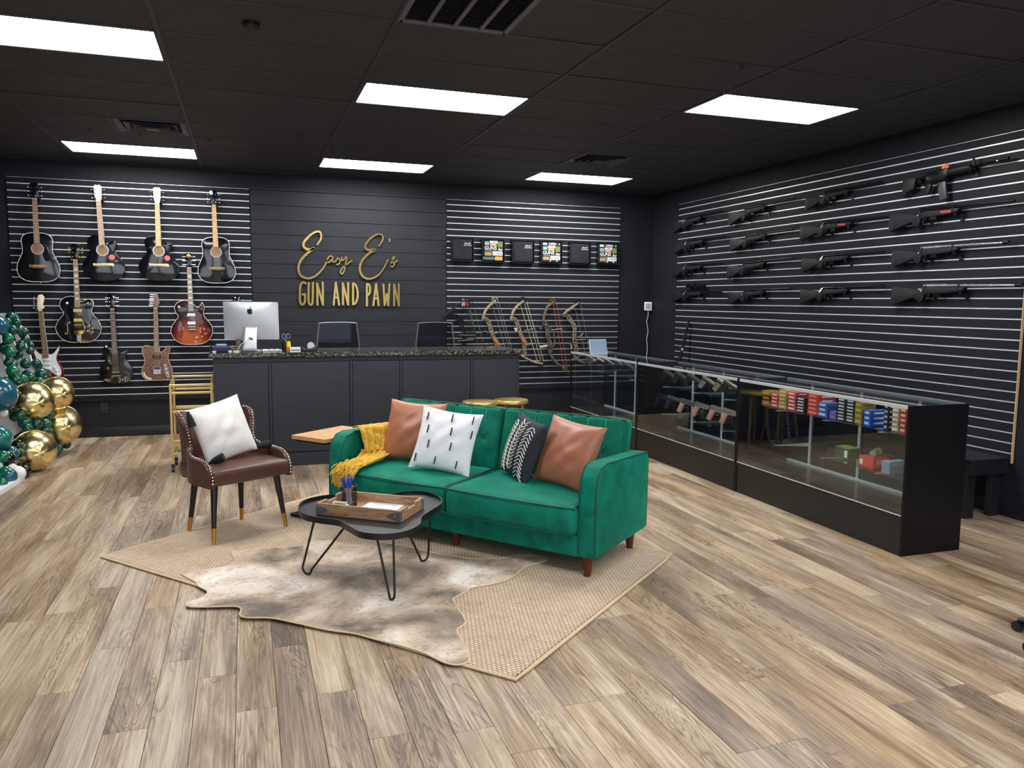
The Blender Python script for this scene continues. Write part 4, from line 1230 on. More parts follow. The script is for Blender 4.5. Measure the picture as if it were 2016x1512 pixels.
for nm, ss, cv in (('letter_g', [[(812,556),(798,548),(780,556),(769,590),(768,690),(780,722),(798,718),(808,690),(808,642)], [(808,642),(788,644)]], True),
    ('letter_u', [[(838,552),(836,690),(846,722),(860,722),(868,695),(871,552)]], True),
    ('letter_n', [[(907,725),(904,558)], [(904,558),(950,725)], [(950,725),(949,550)]], False),
    ('letter_a', [[(1035,725),(1052,550)], [(1052,550),(1078,725)], [(1042,668),(1069,668)]], False),
    ('letter_n', [[(1110,722),(1108,555)], [(1108,555),(1150,725)], [(1150,725),(1150,552)]], False),
    ('letter_d', [[(1189,556),(1189,722)], [(1189,722),(1208,712),(1222,680),(1226,640),(1220,595),(1206,565),(1189,556)]], True),
    ('letter_p', [[(1299,732),(1299,560)], [(1299,560),(1315,566),(1324,590),(1322,625),(1312,645),(1299,652)]], True),
    ('letter_a', [[(1350,730),(1372,560)], [(1372,560),(1392,730)], [(1357,675),(1386,675)]], False),
    ('letter_w', [[(1430,565),(1440,728)], [(1440,728),(1457,640)], [(1457,640),(1468,730)], [(1468,730),(1478,562)]], False),
    ('letter_n', [[(1515,730),(1515,565)], [(1515,565),(1553,732)], [(1553,732),(1552,562)]], False)):
    ribbon3(ss, LW, nm, cv)
# ================================================================== guitars on the left slat panel
GBLK = mat('gloss_black_lacquer', '07080c', .12, coat=.6)
IVORY = mat('ivory_binding', 'd9d6c4', .4)
ROSE = wood_mat('rosewood', '6b5040', '9a7659', (14, 2, 14), .5)
MAPLE = wood_mat('maple', 'c9a873', 'e2c796', (14, 2, 14), .4)
DARKW = wood_mat('dark_fingerboard', '33241f', '55403a', (14, 2, 14), .5)
PEARL = mat('pearl_inlay', 'd8d8d0', .2)
CREAMH = mat('pale_headstock', 'c9c4bb', .35)
REDST = mat('red_sticker', 'd8615a', .5)
SUN = bpy.data.materials.new('sunburst'); SUN.use_nodes = True
nt = SUN.node_tree; N = nt.nodes; K = nt.links; b = N['Principled BSDF']
tc = N.new('ShaderNodeTexCoord'); mp = N.new('ShaderNodeMapping'); mp.inputs['Location'].default_value = (0, -.20, 0); mp.inputs['Scale'].default_value = (4.6, 3.6, 0)
K.new(tc.outputs['Object'], mp.inputs[0])
gr = N.new('ShaderNodeTexGradient'); gr.gradient_type = 'SPHERICAL'; K.new(mp.outputs[0], gr.inputs[0])
r1 = N.new('ShaderNodeValToRGB'); e = r1.color_ramp.elements; e[0].position = 0.02; e[0].color = lin('2a0f0a'); e[1].position = .6; e[1].color = lin('b5572a'); q = e.new(.25); q.color = lin('6e2414')
K.new(gr.outputs[0], r1.inputs[0]); K.new(r1.outputs[0], b.inputs['Base Color']); b.inputs['Roughness'].default_value = .12; b.inputs['Coat Weight'].default_value = .5
BROWNT = wood_mat('brown_burl', '5d4236', '86654f', (8, 8, 8), .55)
KNOBR = mat('rose_gold_knob', 'c08a72', .25, .9)

def dread():
    R = [(0, 0), (.09, .004), (.16, .035), (.197, .10), (.192, .18), (.158, .265), (.139, .315), (.141, .375), (.146, .43), (.13, .475), (.085, .503), (.028, .51)]
    return R+[(-x, y) for x, y in reversed(R[1:])]
def jumbo_cut():
    R = [(0, 0), (.09, .006), (.165, .045), (.205, .12), (.198, .185), (.155, .255), (.125, .30), (.118, .33), (.128, .365), (.14, .40), (.128, .425), (.10, .425), (.07, .405), (.05, .385), (.032, .395), (.028, .47)]
    Lf = [(-.03, .487), (-.08, .483), (-.125, .46), (-.142, .42), (-.135, .37), (-.122, .33), (-.13, .29), (-.17, .24), (-.2, .19), (-.205, .12), (-.165, .045), (-.09, .006)]
    return R+Lf
def hollow(horn):
    R = [(0, 0), (.1, .008), (.175, .055), (.212, .14), (.2, .205), (.165, .26), (.135, .30)]
    if horn == 'round': R += [(.13, .345), (.148, .395), (.145, .43), (.115, .452), (.075, .445), (.045, .425), (.03, .43)]
    else: R += [(.122, .34), (.135, .385), (.128, .43), (.112, .458), (.1, .43), (.075, .405), (.045, .41), (.028, .44)]
    Lf = [(-.028, .475), (-.08, .478), (-.135, .455), (-.165, .405), (-.155, .35), (-.13, .305), (-.16, .26), (-.195, .205), (-.212, .14), (-.175, .055), (-.1, .008)]
    return R+Lf
def lespaul():
    R = [(0, 0), (.08, .005), (.14, .04), (.165, .11), (.15, .18), (.115, .235), (.1, .27), (.108, .31), (.125, .345), (.118, .365), (.085, .355), (.05, .345), (.03, .35), (.025, .40)]
    Lf = [(-.025, .41), (-.07, .415), (-.105, .395), (-.125, .35), (-.115, .30), (-.1, .26), (-.115, .23), (-.15, .18), (-.165, .11), (-.14, .04), (-.08, .005)]
    return R+Lf
def tele():
    R = [(0, 0), (.07, .003), (.125, .02), (.155, .065), (.155, .12), (.135, .18), (.118, .235), (.12, .285), (.135, .335), (.138, .37), (.122, .385), (.1, .37), (.078, .335), (.05, .318), (.03, .325), (.028, .37)]
    Lf = [(-.028, .375), (-.06, .378), (-.1, .388), (-.135, .375), (-.148, .33), (-.138, .28), (-.122, .23), (-.13, .18), (-.152, .12), (-.155, .065), (-.125, .02), (-.07, .003)]
    return R+Lf
def strat():
    R = [(0, 0), (.08, .0), (.135, .03), (.16, .085), (.15, .15), (.122, .205), (.112, .255), (.125, .31), (.15, .365), (.152, .405), (.135, .40), (.11, .36), (.075, .325), (.04, .315), (.028, .33), (.028, .35)]
    Lf = [(-.028, .35), (-.05, .335), (-.08, .36), (-.11, .415), (-.14, .455), (-.158, .44), (-.155, .385), (-.135, .32), (-.12, .255), (-.125, .205), (-.15, .15), (-.165, .085), (-.14, .03), (-.08, .0)]
    return R+Lf
OUT = {'dread': dread(), 'jumbo': jumbo_cut(), 'round': hollow('round'), 'florentine': hollow('sharp'), 'lp': lespaul(), 'tele': tele(), 'strat': strat()}
SPEC = dict(  # shape: body depth, neck join y, nut y, head length, bridge y
    dread=(.105, .505, .86, .17, .165), jumbo=(.085, .48, .84, .17, .17), round=(.07, .455, .855, .17, .155), florentine=(.06, .455, .83, .16, .165),
    lp=(.045, .40, .80, .165, .115), tele=(.04, .36, .80, .17, .10), strat=(.04, .335, .80, .18, .09))
YG = Y1-.021
def guitar(name, label, shape, bottom, top, bodym, neckm, headm, edge=IVORY, opts=()):
    dep, yj, yn, hl, yb = SPEC[shape]
    pb, pt = ony(*bottom, YG-.07), ony(*top, YG-.05)
    L = yn+hl; sc = (pt.z-pb.z)/L
    g = thing(name, label, 'guitar', (pb.x, YG-.022*sc, pb.z), WALL_ROT, 'guitars on the slat wall')
    ang = math.atan2(pt.x-pb.x, pt.z-pb.z); g.rotation_euler = (PI/2, ang, 0); g.scale = (sc, sc, sc)
    pts = [(p.x, p.y) for p in spline([(x, y, 0) for x, y in OUT[shape]], 5, True)]
    body = obj('body', B().prism(pts, 0, dep), bodym, g, True, .006 if dep > .05 else .008, 3, 30)
    if edge:
        ed = B().tube([(x, y, dep-.002) for x, y in pts], .0032, 6, True)
        obj('binding', ed, edge, body)
    zt = dep
    nk = B()
    zf = zt+.012
    nk.prism([(-.028, yj-.03), (.028, yj-.03), (.0215, yn), (-.0215, yn)], zf-.03, zf-.006)
    neck = obj('neck', nk, headm if shape not in ('dread', 'jumbo', 'lp', 'round', 'florentine') else GBLK if shape != 'jumbo' else headm, g, True, .004)
    yfe = {'dread': .40, 'jumbo': .375, 'round': .365, 'florentine': .36, 'lp': .30, 'tele': .29, 'strat': .275}[shape]
    fbo = obj('fingerboard', B().prism([(-.028, yfe), (.028, yfe), (.0215, yn), (-.0215, yn)], zf-.006, zf), neckm, g, False)
    fb = B(); sl = yn-yb; y = 0
    for k in range(1, 21):
        yy = yn-sl*(1-2**(-k/12))
        if yy < yfe+.01: break
        fb.box((0, yy, zf+.0006), (.046, .002, .0014))
    o = obj('frets', fb, SILVER, fbo, False); o['kind'] = 'stuff'
    for k in (3, 5, 7, 9, 12, 15):
        yy = yn-sl*(1-2**(-(k-.5)/12))
        if yy < yfe+.02: continue
        if 'blocks' in opts: obj('inlay', B().box((0, yy, zf+.0003), (.032, .02*(1-.03*k)+.004, .0008)), PEARL, fbo, False)
        else: obj('inlay', B().cyl((0, yy, zf), (0, yy, zf+.0007), .0035, n=10), PEARL, fbo, False)
    obj('nut', B().box((0, yn+.002, zf), (.043, .005, .006)), PEARL, g, False)
    # headstock
    zh = zf-.02
    if shape == 'tele': hp_ = [(-.02, 0), (.02, 0), (.026, .03), (.042, .055), (.034, .10), (.018, .165), (.0, hl), (-.012, .16), (-.026, .06), (-.03, .03)]
    elif shape == 'strat': hp_ = [(-.02, 0), (.02, 0), (.03, .02), (.044, .03), (.04, .05), (.03, .065), (.045, .10), (.055, .15), (.035, hl), (.0, hl-.004), (-.015, .14), (-.03, .06), (-.03, .03)]
    else: hp_ = [(-.022, 0), (.022, 0), (.03, .02), (.034, .06), (.039, hl-.02), (.02, hl-.002), (.0, hl-.008), (-.02, hl-.002), (-.039, hl-.02), (-.034, .06), (-.03, .02)]
    hd = obj('headstock', B().prism([(x, yn+.004+y) for x, y in hp_], zh-.007, zh+.007, Matrix.Rotation(0, 4, 'X')), headm, g, True, .002)
    six = shape in ('tele', 'strat')
    for k in range(6):
        if six:
            f = k/5; x = -.026+.014*f; y = yn+.035+f*.115; d = -1
        else:
            s = -1 if k < 3 else 1; f = (k % 3)/2; x = s*.022; y = yn+.035+f*.085; d = s
        obj('tuning_peg', B().cyl((x, y, zh+.007), (x, y, zh+.016), .005, n=8).cyl((x, y, zh-.004), (x+d*.035, y, zh-.004), .0025, n=6).ball((x+d*.04, y, zh-.004), (.008, .007, .005), 8, 5), GOLDM if 'gold' in opts else STEEL, hd)
    # strings
    s_ = B()
    for k in range(6):
        f = (k-2.5)/2.5
        s_.tube([(f*.018, yn, zf+.004), (f*.026, yb, zt+.016)], .0007, 4)
    o = obj('strings', s_, mat('string_bronze', 'c9b38a', .3, .8), g, False); o['kind'] = 'stuff'
    return g, zt, yb
def acoustic(shape, *a, pick='std', sticker=False, bridge=None, **k):
    g, zt, yb = guitar(*a[:2], shape, *a[2:], **k)
    ys = {'dread': .345, 'jumbo': .325}[shape]
    obj('sound_hole', B().cyl((0, ys, zt-.001), (0, ys, zt+.0008), .05, n=28), wood_mat('inside_spruce', '6a4c33', '9c7550', (4, 4, 4), .7), g, False)
    obj('rosette', B().tube([(.056*math.cos(2*PI*i/32), ys+.056*math.sin(2*PI*i/32), zt+.001) for i in range(32)], .007 if shape == 'jumbo' else .0055, 6, True, flat=(1, 1, .3)), mat('rosette_white', 'dadbdd' if shape == 'jumbo' else '9aa0a8', .4), g)
    bz = bridge or ROSE
    if shape == 'jumbo': P = [(-.095, yb-.012), (.07, yb-.012), (.098, yb-.022), (.102, yb), (.09, yb+.016), (-.07, yb+.014), (-.1, yb+.018), (-.104, yb+.004)]
    else: P = [(-.085, yb-.014), (-.03, yb-.022), (.03, yb-.022), (.085, yb-.014), (.085, yb+.014), (-.085, yb+.014)]
    br = obj('bridge', B().prism(P, zt, zt+.012), bz, g, True, .003)
    obj('saddle', B().box((0, yb+.003, zt+.013), (.075, .004, .005)), PEARL, br, False)
    pg = [(.03, ys+.06), (.06, ys+.055), (.088, ys+.0), (.112, ys-.08), (.105, ys-.12), (.07, ys-.125), (.045, ys-.06), (.058, ys-.02), (.062, ys+.02)]
    obj('pickguard', B().prism([(p.x, p.y) for p in spline([(x, y, 0) for x, y in pg], 4, True)], zt, zt+.0025), mat('gloss_pickguard', '10131a', .1), g, False)
    if sticker: obj('sticker', B().cyl((.085, ys-.075, zt+.0026), (.085, ys-.075, zt+.0036), .029, n=24), REDST, g, False)
    obj('end_pin', B().cyl((0, .004, zt/2), (0, -.012, zt/2), .006, n=10), STEEL, g)
    return g
acoustic('dread', 'acoustic_guitar', 'glossy black dreadnought acoustic guitar with a black headstock and plain rosewood neck', (80, 555), (70, 361), GBLK, ROSE, GBLK, bridge=ROSE)
acoustic('jumbo', 'acoustic_guitar', 'black cutaway acoustic guitar with pale headstock, hung next to the rosewood-necked dreadnought', (208, 553), (193, 365), GBLK, wood_mat('pale_rosewood', '8a6f56', 'b59878', (14, 2, 14), .5), CREAMH, edge=None, sticker=True, bridge=MAPLE)
acoustic('jumbo', 'acoustic_guitar', 'black cutaway acoustic guitar with pale headstock and amber fingerboard', (315, 553), (309.6, 370), GBLK, wood_mat('amber_board', 'a87d4b', 'd3a86c', (14, 2, 14), .5), CREAMH, edge=None, sticker=True, bridge=MAPLE)
acoustic('dread', 'acoustic_guitar', 'glossy black dreadnought acoustic guitar with amber fingerboard nearest the gold lettering', (428.6, 557.5), (420, 375.6), GBLK, MATS['amber_board'], GBLK, bridge=ROSE)

def pickup(g, y, zt, m_, w=.085, h_=.036):
    p = obj('pickup', B().box((0, y, zt+.006), (w, h_, .012)), m_, g, False, .003)
    for k in range(6): obj('pole_piece', B().cyl((-.025+k*.01, y, zt+.012), (-.025+k*.01, y, zt+.0135), .0022, n=6), STEEL, p, False)
def knob(g, x, y, zt, m_): obj('knob', B().lathe([(.0125, 0), (.012, .012), (.009, .015)], 16, Matrix.Translation((x, y, zt))), m_, g)
def fhole(g, s, zt, m_, x=.105, y=.15):
    P = [(s*(x+.012), y-.055), (s*(x+.022), y-.05), (s*(x+.018), y-.062), (s*(x+.005), y-.06), (s*(x-.002), y-.03), (s*(x-.002), y+.03), (s*(x-.012), y+.062), (s*(x-.028), y+.06), (s*(x-.022), y+.05)]
    obj('f_hole', B().tube([(p.x, p.y, zt+.0005) for p in spline([(a, c, 0) for a, c in P], 4)], .0045, 6, flat=(1, 1, .25)), m_, g)
# black hollow body with gold hardware
g, zt, yb = guitar('hollow_body_guitar', 'black hollow-body electric guitar with gold tremolo tailpiece and pickups', 'round', (157, 674), (149, 480), GBLK, ROSE, GBLK, opts=('gold', 'blocks'))
pickup(g, .335, zt, GOLDM); pickup(g, .235, zt, GOLDM)
fhole(g, -1, zt, mat('f_hole_gold', 'a08a52', .4)); fhole(g, 1, zt, MATS['f_hole_gold'])
obj('bridge', B().box((0, .185, zt+.01), (.085, .012, .02)), GOLDM, g, False, .003)
tl = obj('tremolo_tailpiece', B().prism([(-.045, .125), (.045, .125), (.045, .105), (.026, .085), (.024, -.005), (-.024, -.005), (-.026, .085), (-.045, .105)], zt, zt+.006).box((0, .118, zt+.012), (.1, .014, .016)).box((0, .095, zt+.01), (.09, .01, .012)), GOLDM, g, True, .002)
obj('tailpiece_plate', B().prism([(-.018, .075), (.018, .075), (.016, .01), (-.016, .01)], zt+.006, zt+.0068), mat('plate_steel', '8e9197', .15, .9), tl, False)
obj('tremolo_arm', B().tube(spline([(.05, .105, zt+.02), (.062, .13, zt+.03), (.05, .2, zt+.03), (.04, .235, zt+.03)], 5), .005, 8), mat('pale_gold', 'd8cfa8', .3, .8), tl)
pg = [(.03, .36), (.055, .365), (.085, .33), (.098, .27), (.09, .225), (.05, .222), (.045, .3)]
obj('pickguard', B().prism([(p.x, p.y) for p in spline([(x, y, 0) for x, y in pg], 4, True)], zt+.002, zt+.005), mat('gloss_pickguard', '10131a', .1), g, False)
for x, y in ((.06, .16), (.1, .175), (.13, .145), (.085, .12), (.128, .11), (.095, .41)): knob(g, x, y, zt, KNOBR)
knob(g, -.095, .41, zt, PEARL)
# sunburst archtop
g, zt, yb = guitar('archtop_guitar', 'sunburst archtop electric guitar with a sharp cutaway and brown pickguard', 'florentine', (379.4, 678), (371.5, 498.4), SUN, mat('grey_board', '8b8378', .5), GBLK, opts=('blocks',))
pickup(g, .325, zt, STEEL); pickup(g, .235, zt, STEEL)
fhole(g, -1, zt, mat('f_hole_dark', '1a0d0a', .5)); fhole(g, 1, zt, MATS['f_hole_dark'], y=.14)
for y in (.195, .165): obj('bridge_bar', B().box((0, y, zt+.009), (.09, .012, .016)), STEEL, g, False, .004)
pg = [(.03, .37), (.06, .36), (.105, .33), (.11, .29), (.118, .235), (.09, .215), (.05, .225), (.045, .3)]
obj('pickguard', B().prism([(p.x, p.y) for p in spline([(x, y, 0) for x, y in pg], 3, True)], zt+.004, zt+.007), mat('brown_pickguard', '4a2a20', .15), g, False)
for x, y in ((.085, .135), (.125, .165), (.14, .115), (.1, .085)): knob(g, x, y, zt, KNOBR)
knob(g, -.12, .41, zt, PEARL); obj('badge', B().ball((.045, .075, zt+.002), (.016, .006, .003), 10, 5), PEARL, g)
obj('head_crest', B().ball((0, .96, zt+.003), (.024, .018, .008), 12, 6), mat('crest_amber', 'c88f3c', .3), g)
# black single cut with signature
g, zt, yb = guitar('electric_guitar', 'black single-cutaway electric guitar with a white signature on its body', 'lp', (230, 755), (220, 578), GBLK, DARKW, GBLK, edge=None)
pickup(g, .27, zt, BLKPL); pickup(g, .165, zt, BLKPL)
for y in (.125, .085): obj('bridge_bar', B().box((0, y, zt+.008), (.085, .012, .014)), STEEL, g, False, .004)
for x, y in ((.1, .19), (.125, .16), (.095, .12), (.12, .1)): knob(g, x, y, zt, mat('clear_knob', '4a4f57', .15))
knob(g, -.08, .40, zt, PEARL)
sg_ = [[(.02, .055), (.035, .07), (.03, .03), (.02, .01), (.035, .02), (.045, .05)], [(.05, .03), (.06, .05), (.058, .025), (.07, .045)], [(.08, .01), (.085, .075), (.08, .04), (.1, .07)], [(.085, .045), (.1, .01), (.115, .08), (.11, .03), (.125, .05)]]
sgb = B()
for P in sg_: sgb.tube([(p.x, p.y, zt+.0008) for p in spline([(a, c, 0) for a, c in P], 4)], .0014, 4)
obj('signature', sgb, PEARL, g, False)
# brown telecaster shape
g, zt, yb = guitar('electric_guitar', 'brown wood-topped electric guitar with a cream edge and slanted chrome control plate', 'tele', (309.6, 748.6), (306, 577), BROWNT, wood_mat('brown_board', '5e4436', '8b6a52', (14, 2, 14), .5), mat('brown_headstock', '7b6455', .5), edge=mat('cream_edge', 'cdb28e', .5))
obj('neck_pickup', B().soft((0, .265, zt+.005), (.09, .032, .01), .005, 6), mat('dark_pickup', '2a1f1d', .3), g)
obj('bridge_plate', B().box((0, .11, zt+.003), (.078, .085, .006)), STEEL, g, False, .002)
obj('bridge_pickup', B().box((0, .135, zt+.008), (.062, .026, .006)), BLKPL, g, False)
cp_ = obj('control_plate', B().prism(rounded(.03, .15, .014), zt, zt+.004, Matrix.Translation((.098, .105, 0)) @ Matrix.Rotation(.22, 4, 'Z')), STEEL, g, False)
for y in (-.045, .0, .045): obj('knob', B().lathe([(.011, 0), (.01, .014)], 14, Matrix.Translation((.098-.22*y, .105+y, zt+.004))), mat('dark_chrome', '8b8f96', .15, 1.), cp_)
obj('edge_inlay', B().tube([(p.x, p.y, zt) for p in spline([(-.135, .09, 0), (-.13, .06, 0), (-.105, .03, 0), (-.06, .012, 0)], 5)], .011, 8, flat=(1, 1, .2)), mat('cream_inlay', 'e0d2bb', .4), g)
# red and white double cut
g, zt, yb = guitar('electric_guitar', 'red double-cutaway electric guitar with a white pickguard behind the balloons', 'strat', (96, 752), (76, 580), mat('candy_red', '6b1118', .15, coat=.5), wood_mat('brown_board', '5e4436', '8b6a52', (14, 2, 14), .5), mat('cream_headstock', 'e3d6bd', .4), edge=None)
pg = [(.028, .31), (.075, .315), (.12, .365), (.142, .395), (.14, .36), (.115, .31), (.1, .255), (.11, .2), (.13, .15), (.135, .09), (.10, .05), (.02, .13), (-.06, .16), (-.09, .22), (-.1, .3), (-.12, .37), (-.1, .37), (-.06, .325), (-.028, .32)]
obj('pickguard', B().prism([(p.x, p.y) for p in spline([(x, y, 0) for x, y in pg], 3, True)], zt, zt+.003), mat('white_pickguard', 'dfe6ec', .3), g, False)
for y in (.25, .2, .15): obj('pickup', B().soft((0, y, zt+.006), (.075, .02, .008), .004, 5), WHITE, g)
obj('bridge', B().box((0, .085, zt+.006), (.07, .04, .012)), STEEL, g, False, .002)
for x, y in ((.075, .16), (.09, .12), (.095, .08)): knob(g, x, y, zt+.003, WHITE)
# one more, hidden behind the computer except for its tuners
g, zt, yb = guitar('electric_guitar', 'dark electric guitar almost hidden behind the desktop computer', 'lp', (474, 757), (465, 583), GBLK, DARKW, GBLK, edge=None)
pickup(g, .27, zt, BLKPL); pickup(g, .165, zt, BLKPL)
obj('bridge_bar', B().box((0, .12, zt+.008), (.085, .012, .014)), STEEL, g, False, .004)
# hangers
for u, v, lab in ((72, 392, 'rosewood-necked black dreadnought'), (197, 395, 'first pale-headed cutaway guitar'), (312, 400, 'amber-necked cutaway guitar'), (422, 405, 'dreadnought beside the gold lettering'), (150, 513, 'gold-fitted hollow-body guitar'), (373, 528, 'sunburst archtop guitar'), (221, 606, 'signed black guitar'), (306, 608, 'brown wood-topped guitar'), (80, 610, 'red double-cutaway guitar'), (466, 612, 'guitar behind the computer')):
    p = ony(u, v, YG-.04)
    o = thing('guitar_hanger', 'black wall hanger holding the '+lab, 'hanger', (p.x, YG, p.z), WALL_ROT)
    obj('plate', B().box((.0, 0, .006), (.075, .05, .012)), BLKPL, o, False, .004)
    for s in (-1, 1): obj('prong', B().tube(spline([(s*.012, 0, .01), (s*.034, 0, .03), (s*.036, 0, .09), (s*.03, .006, .11)], 4), .006, 8), BLKPL, o)
# ================================================================== rifles on the right slat wall
GSTK = mat('rifle_stock_black', '14161a', .55, spec=.35, bump=.15, bump_scale=120)
GBAR = mat('blued_barrel', '141519', .3, .6)
GSIL = mat('stainless_barrel', 'c3c6cb', .25, .9)
GGRY = mat('grey_stock', '3a3d42', .55)
ORNG = mat('safety_orange', 'e06a1e', .5)
REDP = mat('red_print', 'b8433c', .5)
XR = X1-.021
def rifle(label, butt, muz, kind='bolt', barrel=GBAR, stock=GSTK, scope=False, red=False, brake=False, col=1):
    pb, pm_ = onx(*butt, XR-.06), onx(*muz, XR-.06)
    L = pb.y-pm_.y
    ang = math.atan2(pm_.z-pb.z-.0, L)
    if kind == 'bolt': ang = math.atan2(pm_.z-(pb.z+.055*L), L)
    g = thing('rifle', label, 'rifle', (XR-.05, pb.y, pb.z), RWALL_ROT, 'rifles on the slat wall')
    # local: x butt -> muzzle, y up, z to the room
    RM = Matrix.Rotation(ang, 4, 'Z') @ Matrix.Scale(L, 4)
    g.matrix_world = Matrix.Translation((XR-.05, pb.y, pb.z)) @ Euler(RWALL_ROT).to_matrix().to_4x4() @ RM
    q = 1/L   # absolute sizes in local units
    if kind == 'bolt':
        st_ = [(.0, .04), (.004, -.075), (.03, -.078), (.13, -.048), (.2, -.03), (.225, -.052), (.255, -.062), (.275, -.045), (.29, -.008), (.33, .0), (.42, .004), (.5, .01), (.585, .022), (.6, .036), (.59, .047), (.42, .044), (.30, .044), (.265, .028), (.23, .022), (.18, .034), (.05, .044)]
        obj('stock', B().prism([(p.x, p.y) for p in spline([(a, c, 0) for a, c in st_], 3, True)], -.022*q, .022*q), stock, g, True, .008*q, 2, 40)
        obj('recoil_pad', B().box((-.005, -.018, 0), (.012, .112, .04*q)), BLKPL, g, False, .003)
        obj('receiver', B().cyl((.27, .055, 0), (.45, .058, 0), .0165*q, n=12), barrel if barrel is GSIL else GBAR, g)
        obj('barrel', B().cyl((.44, .058, 0), (1.0, .062, 0), .0125*q, .0095*q, 12), barrel, g)
        if brake: obj('muzzle_brake', B().cyl((.955, .062, 0), (1.0, .062, 0), .014*q, n=12), GBAR, g)
        else: obj('front_sight', B().box((.975, .075, 0), (.012, .012, .006*q)), GBAR, g, False)
        bo = obj('bolt_handle', B().tube([(.29, .06, .012*q), (.285, .045, .03*q), (.28, .02, .042*q)], .005*q, 6), STEEL, g)
        obj('bolt_knob', B().ball((.28, .015, .043*q), .009*q, 8, 6), STEEL, bo)
        tg = obj('trigger_guard', B().tube(spline([(.285, -.008, 0), (.295, -.036, 0), (.33, -.036, 0), (.345, -.004, 0)], 4), .004*q, 6), GBAR, g)
        obj('trigger', B().tube([(.315, -.002, 0), (.312, -.024, 0)], .003*q, 6), STEEL, tg)
        obj('magazine', B().box((.385, -.008, 0), (.06, .03, .024*q)), GBAR, g, False, .004)
        obj('barrel_band', B().tube([(.555+.0, .04+.03*math.cos(2*PI*k/14), .026*q*math.sin(2*PI*k/14)) for k in range(14)], .004*q, 6, True), BLKPL, g)
        if red: obj('lettering_strip', B().box((.5, .028, .0235*q), (.085, .014, .002*q)), REDP, g, False)
        if scope:
            s_ = obj('scope', B().lathe([(.022*q, .16), (.024*q, .20), (.015*q, .24), (.014*q, .42), (.022*q, .47), (.023*q, .53)], 14, Matrix(((0, 0, 1, .12), (1, 0, 0, .115), (0, 1, 0, 0), (0, 0, 0, 1)))), GBAR, g)
            for x in (.37, .5): obj('scope_ring', B().box((x, .088, 0), (.02, .05, .022*q)), GBAR, s_, False)
            obj('turret', B().cyl((.44, .115, 0), (.44, .155, 0), .01*q, n=10), GBAR, s_)
    else:
        obj('stock', B().prism([(.0, .03), (.0, -.115), (.025, -.12), (.045, -.08), (.13, -.06), (.14, .02), (.13, .036), (.02, .042)], -.02*q, .02*q), stock, g, True, .006*q)
        obj('buffer_tube', B().cyl((.1, .015, 0), (.26, .02, 0), .014*q, n=12), GBAR, g)
        obj('receiver', B().prism([(.25, .045), (.25, -.03), (.3, -.05), (.44, -.05), (.45, -.02), (.47, -.01), (.47, .05)], -.02*q, .02*q), GBAR, g, True, .004*q)
        obj('pistol_grip', B().prism([(.265, -.035), (.305, -.045), (.275, -.13), (.235, -.125)], -.014*q, .014*q), GSTK, g, True, .006*q)
        obj('magazine', B().prism([(.37, -.045), (.44, -.045), (.445, -.1), (.462, -.19), (.395, -.205), (.375, -.11)], -.012*q, .012*q), mat('magazine_grey', '4a4c50', .4, .4), g, True, .003*q)
        obj('handguard', B().lathe([(.028*q, 0), (.031*q, .02), (.031*q, .19), (.024*q, .215)], 16, Matrix(((0, 0, 1, .465), (1, 0, 0, .02), (0, 1, 0, 0), (0, 0, 0, 1)))), GSTK, g)
        obj('top_rail', B().box((.36, .058, 0), (.2, .014, .02*q)), GBAR, g, False)
        obj('barrel', B().cyl((.66, .022, 0), (.96, .025, 0), .009*q, n=10), GBAR, g)
        obj('front_sight', B().prism([(.675, .03), (.715, .03), (.7, .085), (.692, .1), (.688, .085)], -.005*q, .005*q), GBAR, g, False)
        obj('muzzle_brake', B().cyl((.92, .025, 0), (1.0, .026, 0), .013*q, n=12), GBAR, g)
        obj('brake_ring', B().cyl((.905, .025, 0), (.92, .025, 0), .014*q, n=12), STEEL, g)
        obj('safety_flag', B().prism([(.4, .055), (.47, .055), (.468, .085), (.445, .095), (.425, .078), (.405, .088)], .002*q, .012*q), ORNG, g, False)
        obj('trigger_guard', B().tube(spline([(.3, -.045, 0), (.31, -.075, 0), (.35, -.078, 0), (.37, -.05, 0)], 4), .003*q, 6), GBAR, g)
    # brackets
    wm = g.matrix_world
    for bx in ((.33, .585) if kind == 'bolt' else (.2, .69)):
        w = wm @ Vector((bx, .0 if bx < .5 else .016, 0))
        o = thing('rifle_bracket', 'black slat wall bracket under the '+label.split(',')[0][:60], 'bracket', (XR, w.y, w.z), RWALL_ROT, 'rifle brackets')
        o['label'] = 'small black hook bracket carrying a rifle on the slat wall'
        bk = B().box((0, -.03, .004), (.03, .075, .008))
        obj('plate', bk, BLKMET, o, False, .002)
        for s in (-1, 1): obj('hook', B().tube(spline([(s*.009, -.028, .006), (s*.009, -.03, .05), (s*.009, -.028, .078), (s*.009, -.0, .084)], 4), .0045, 6), BLKMET, o)
    return g
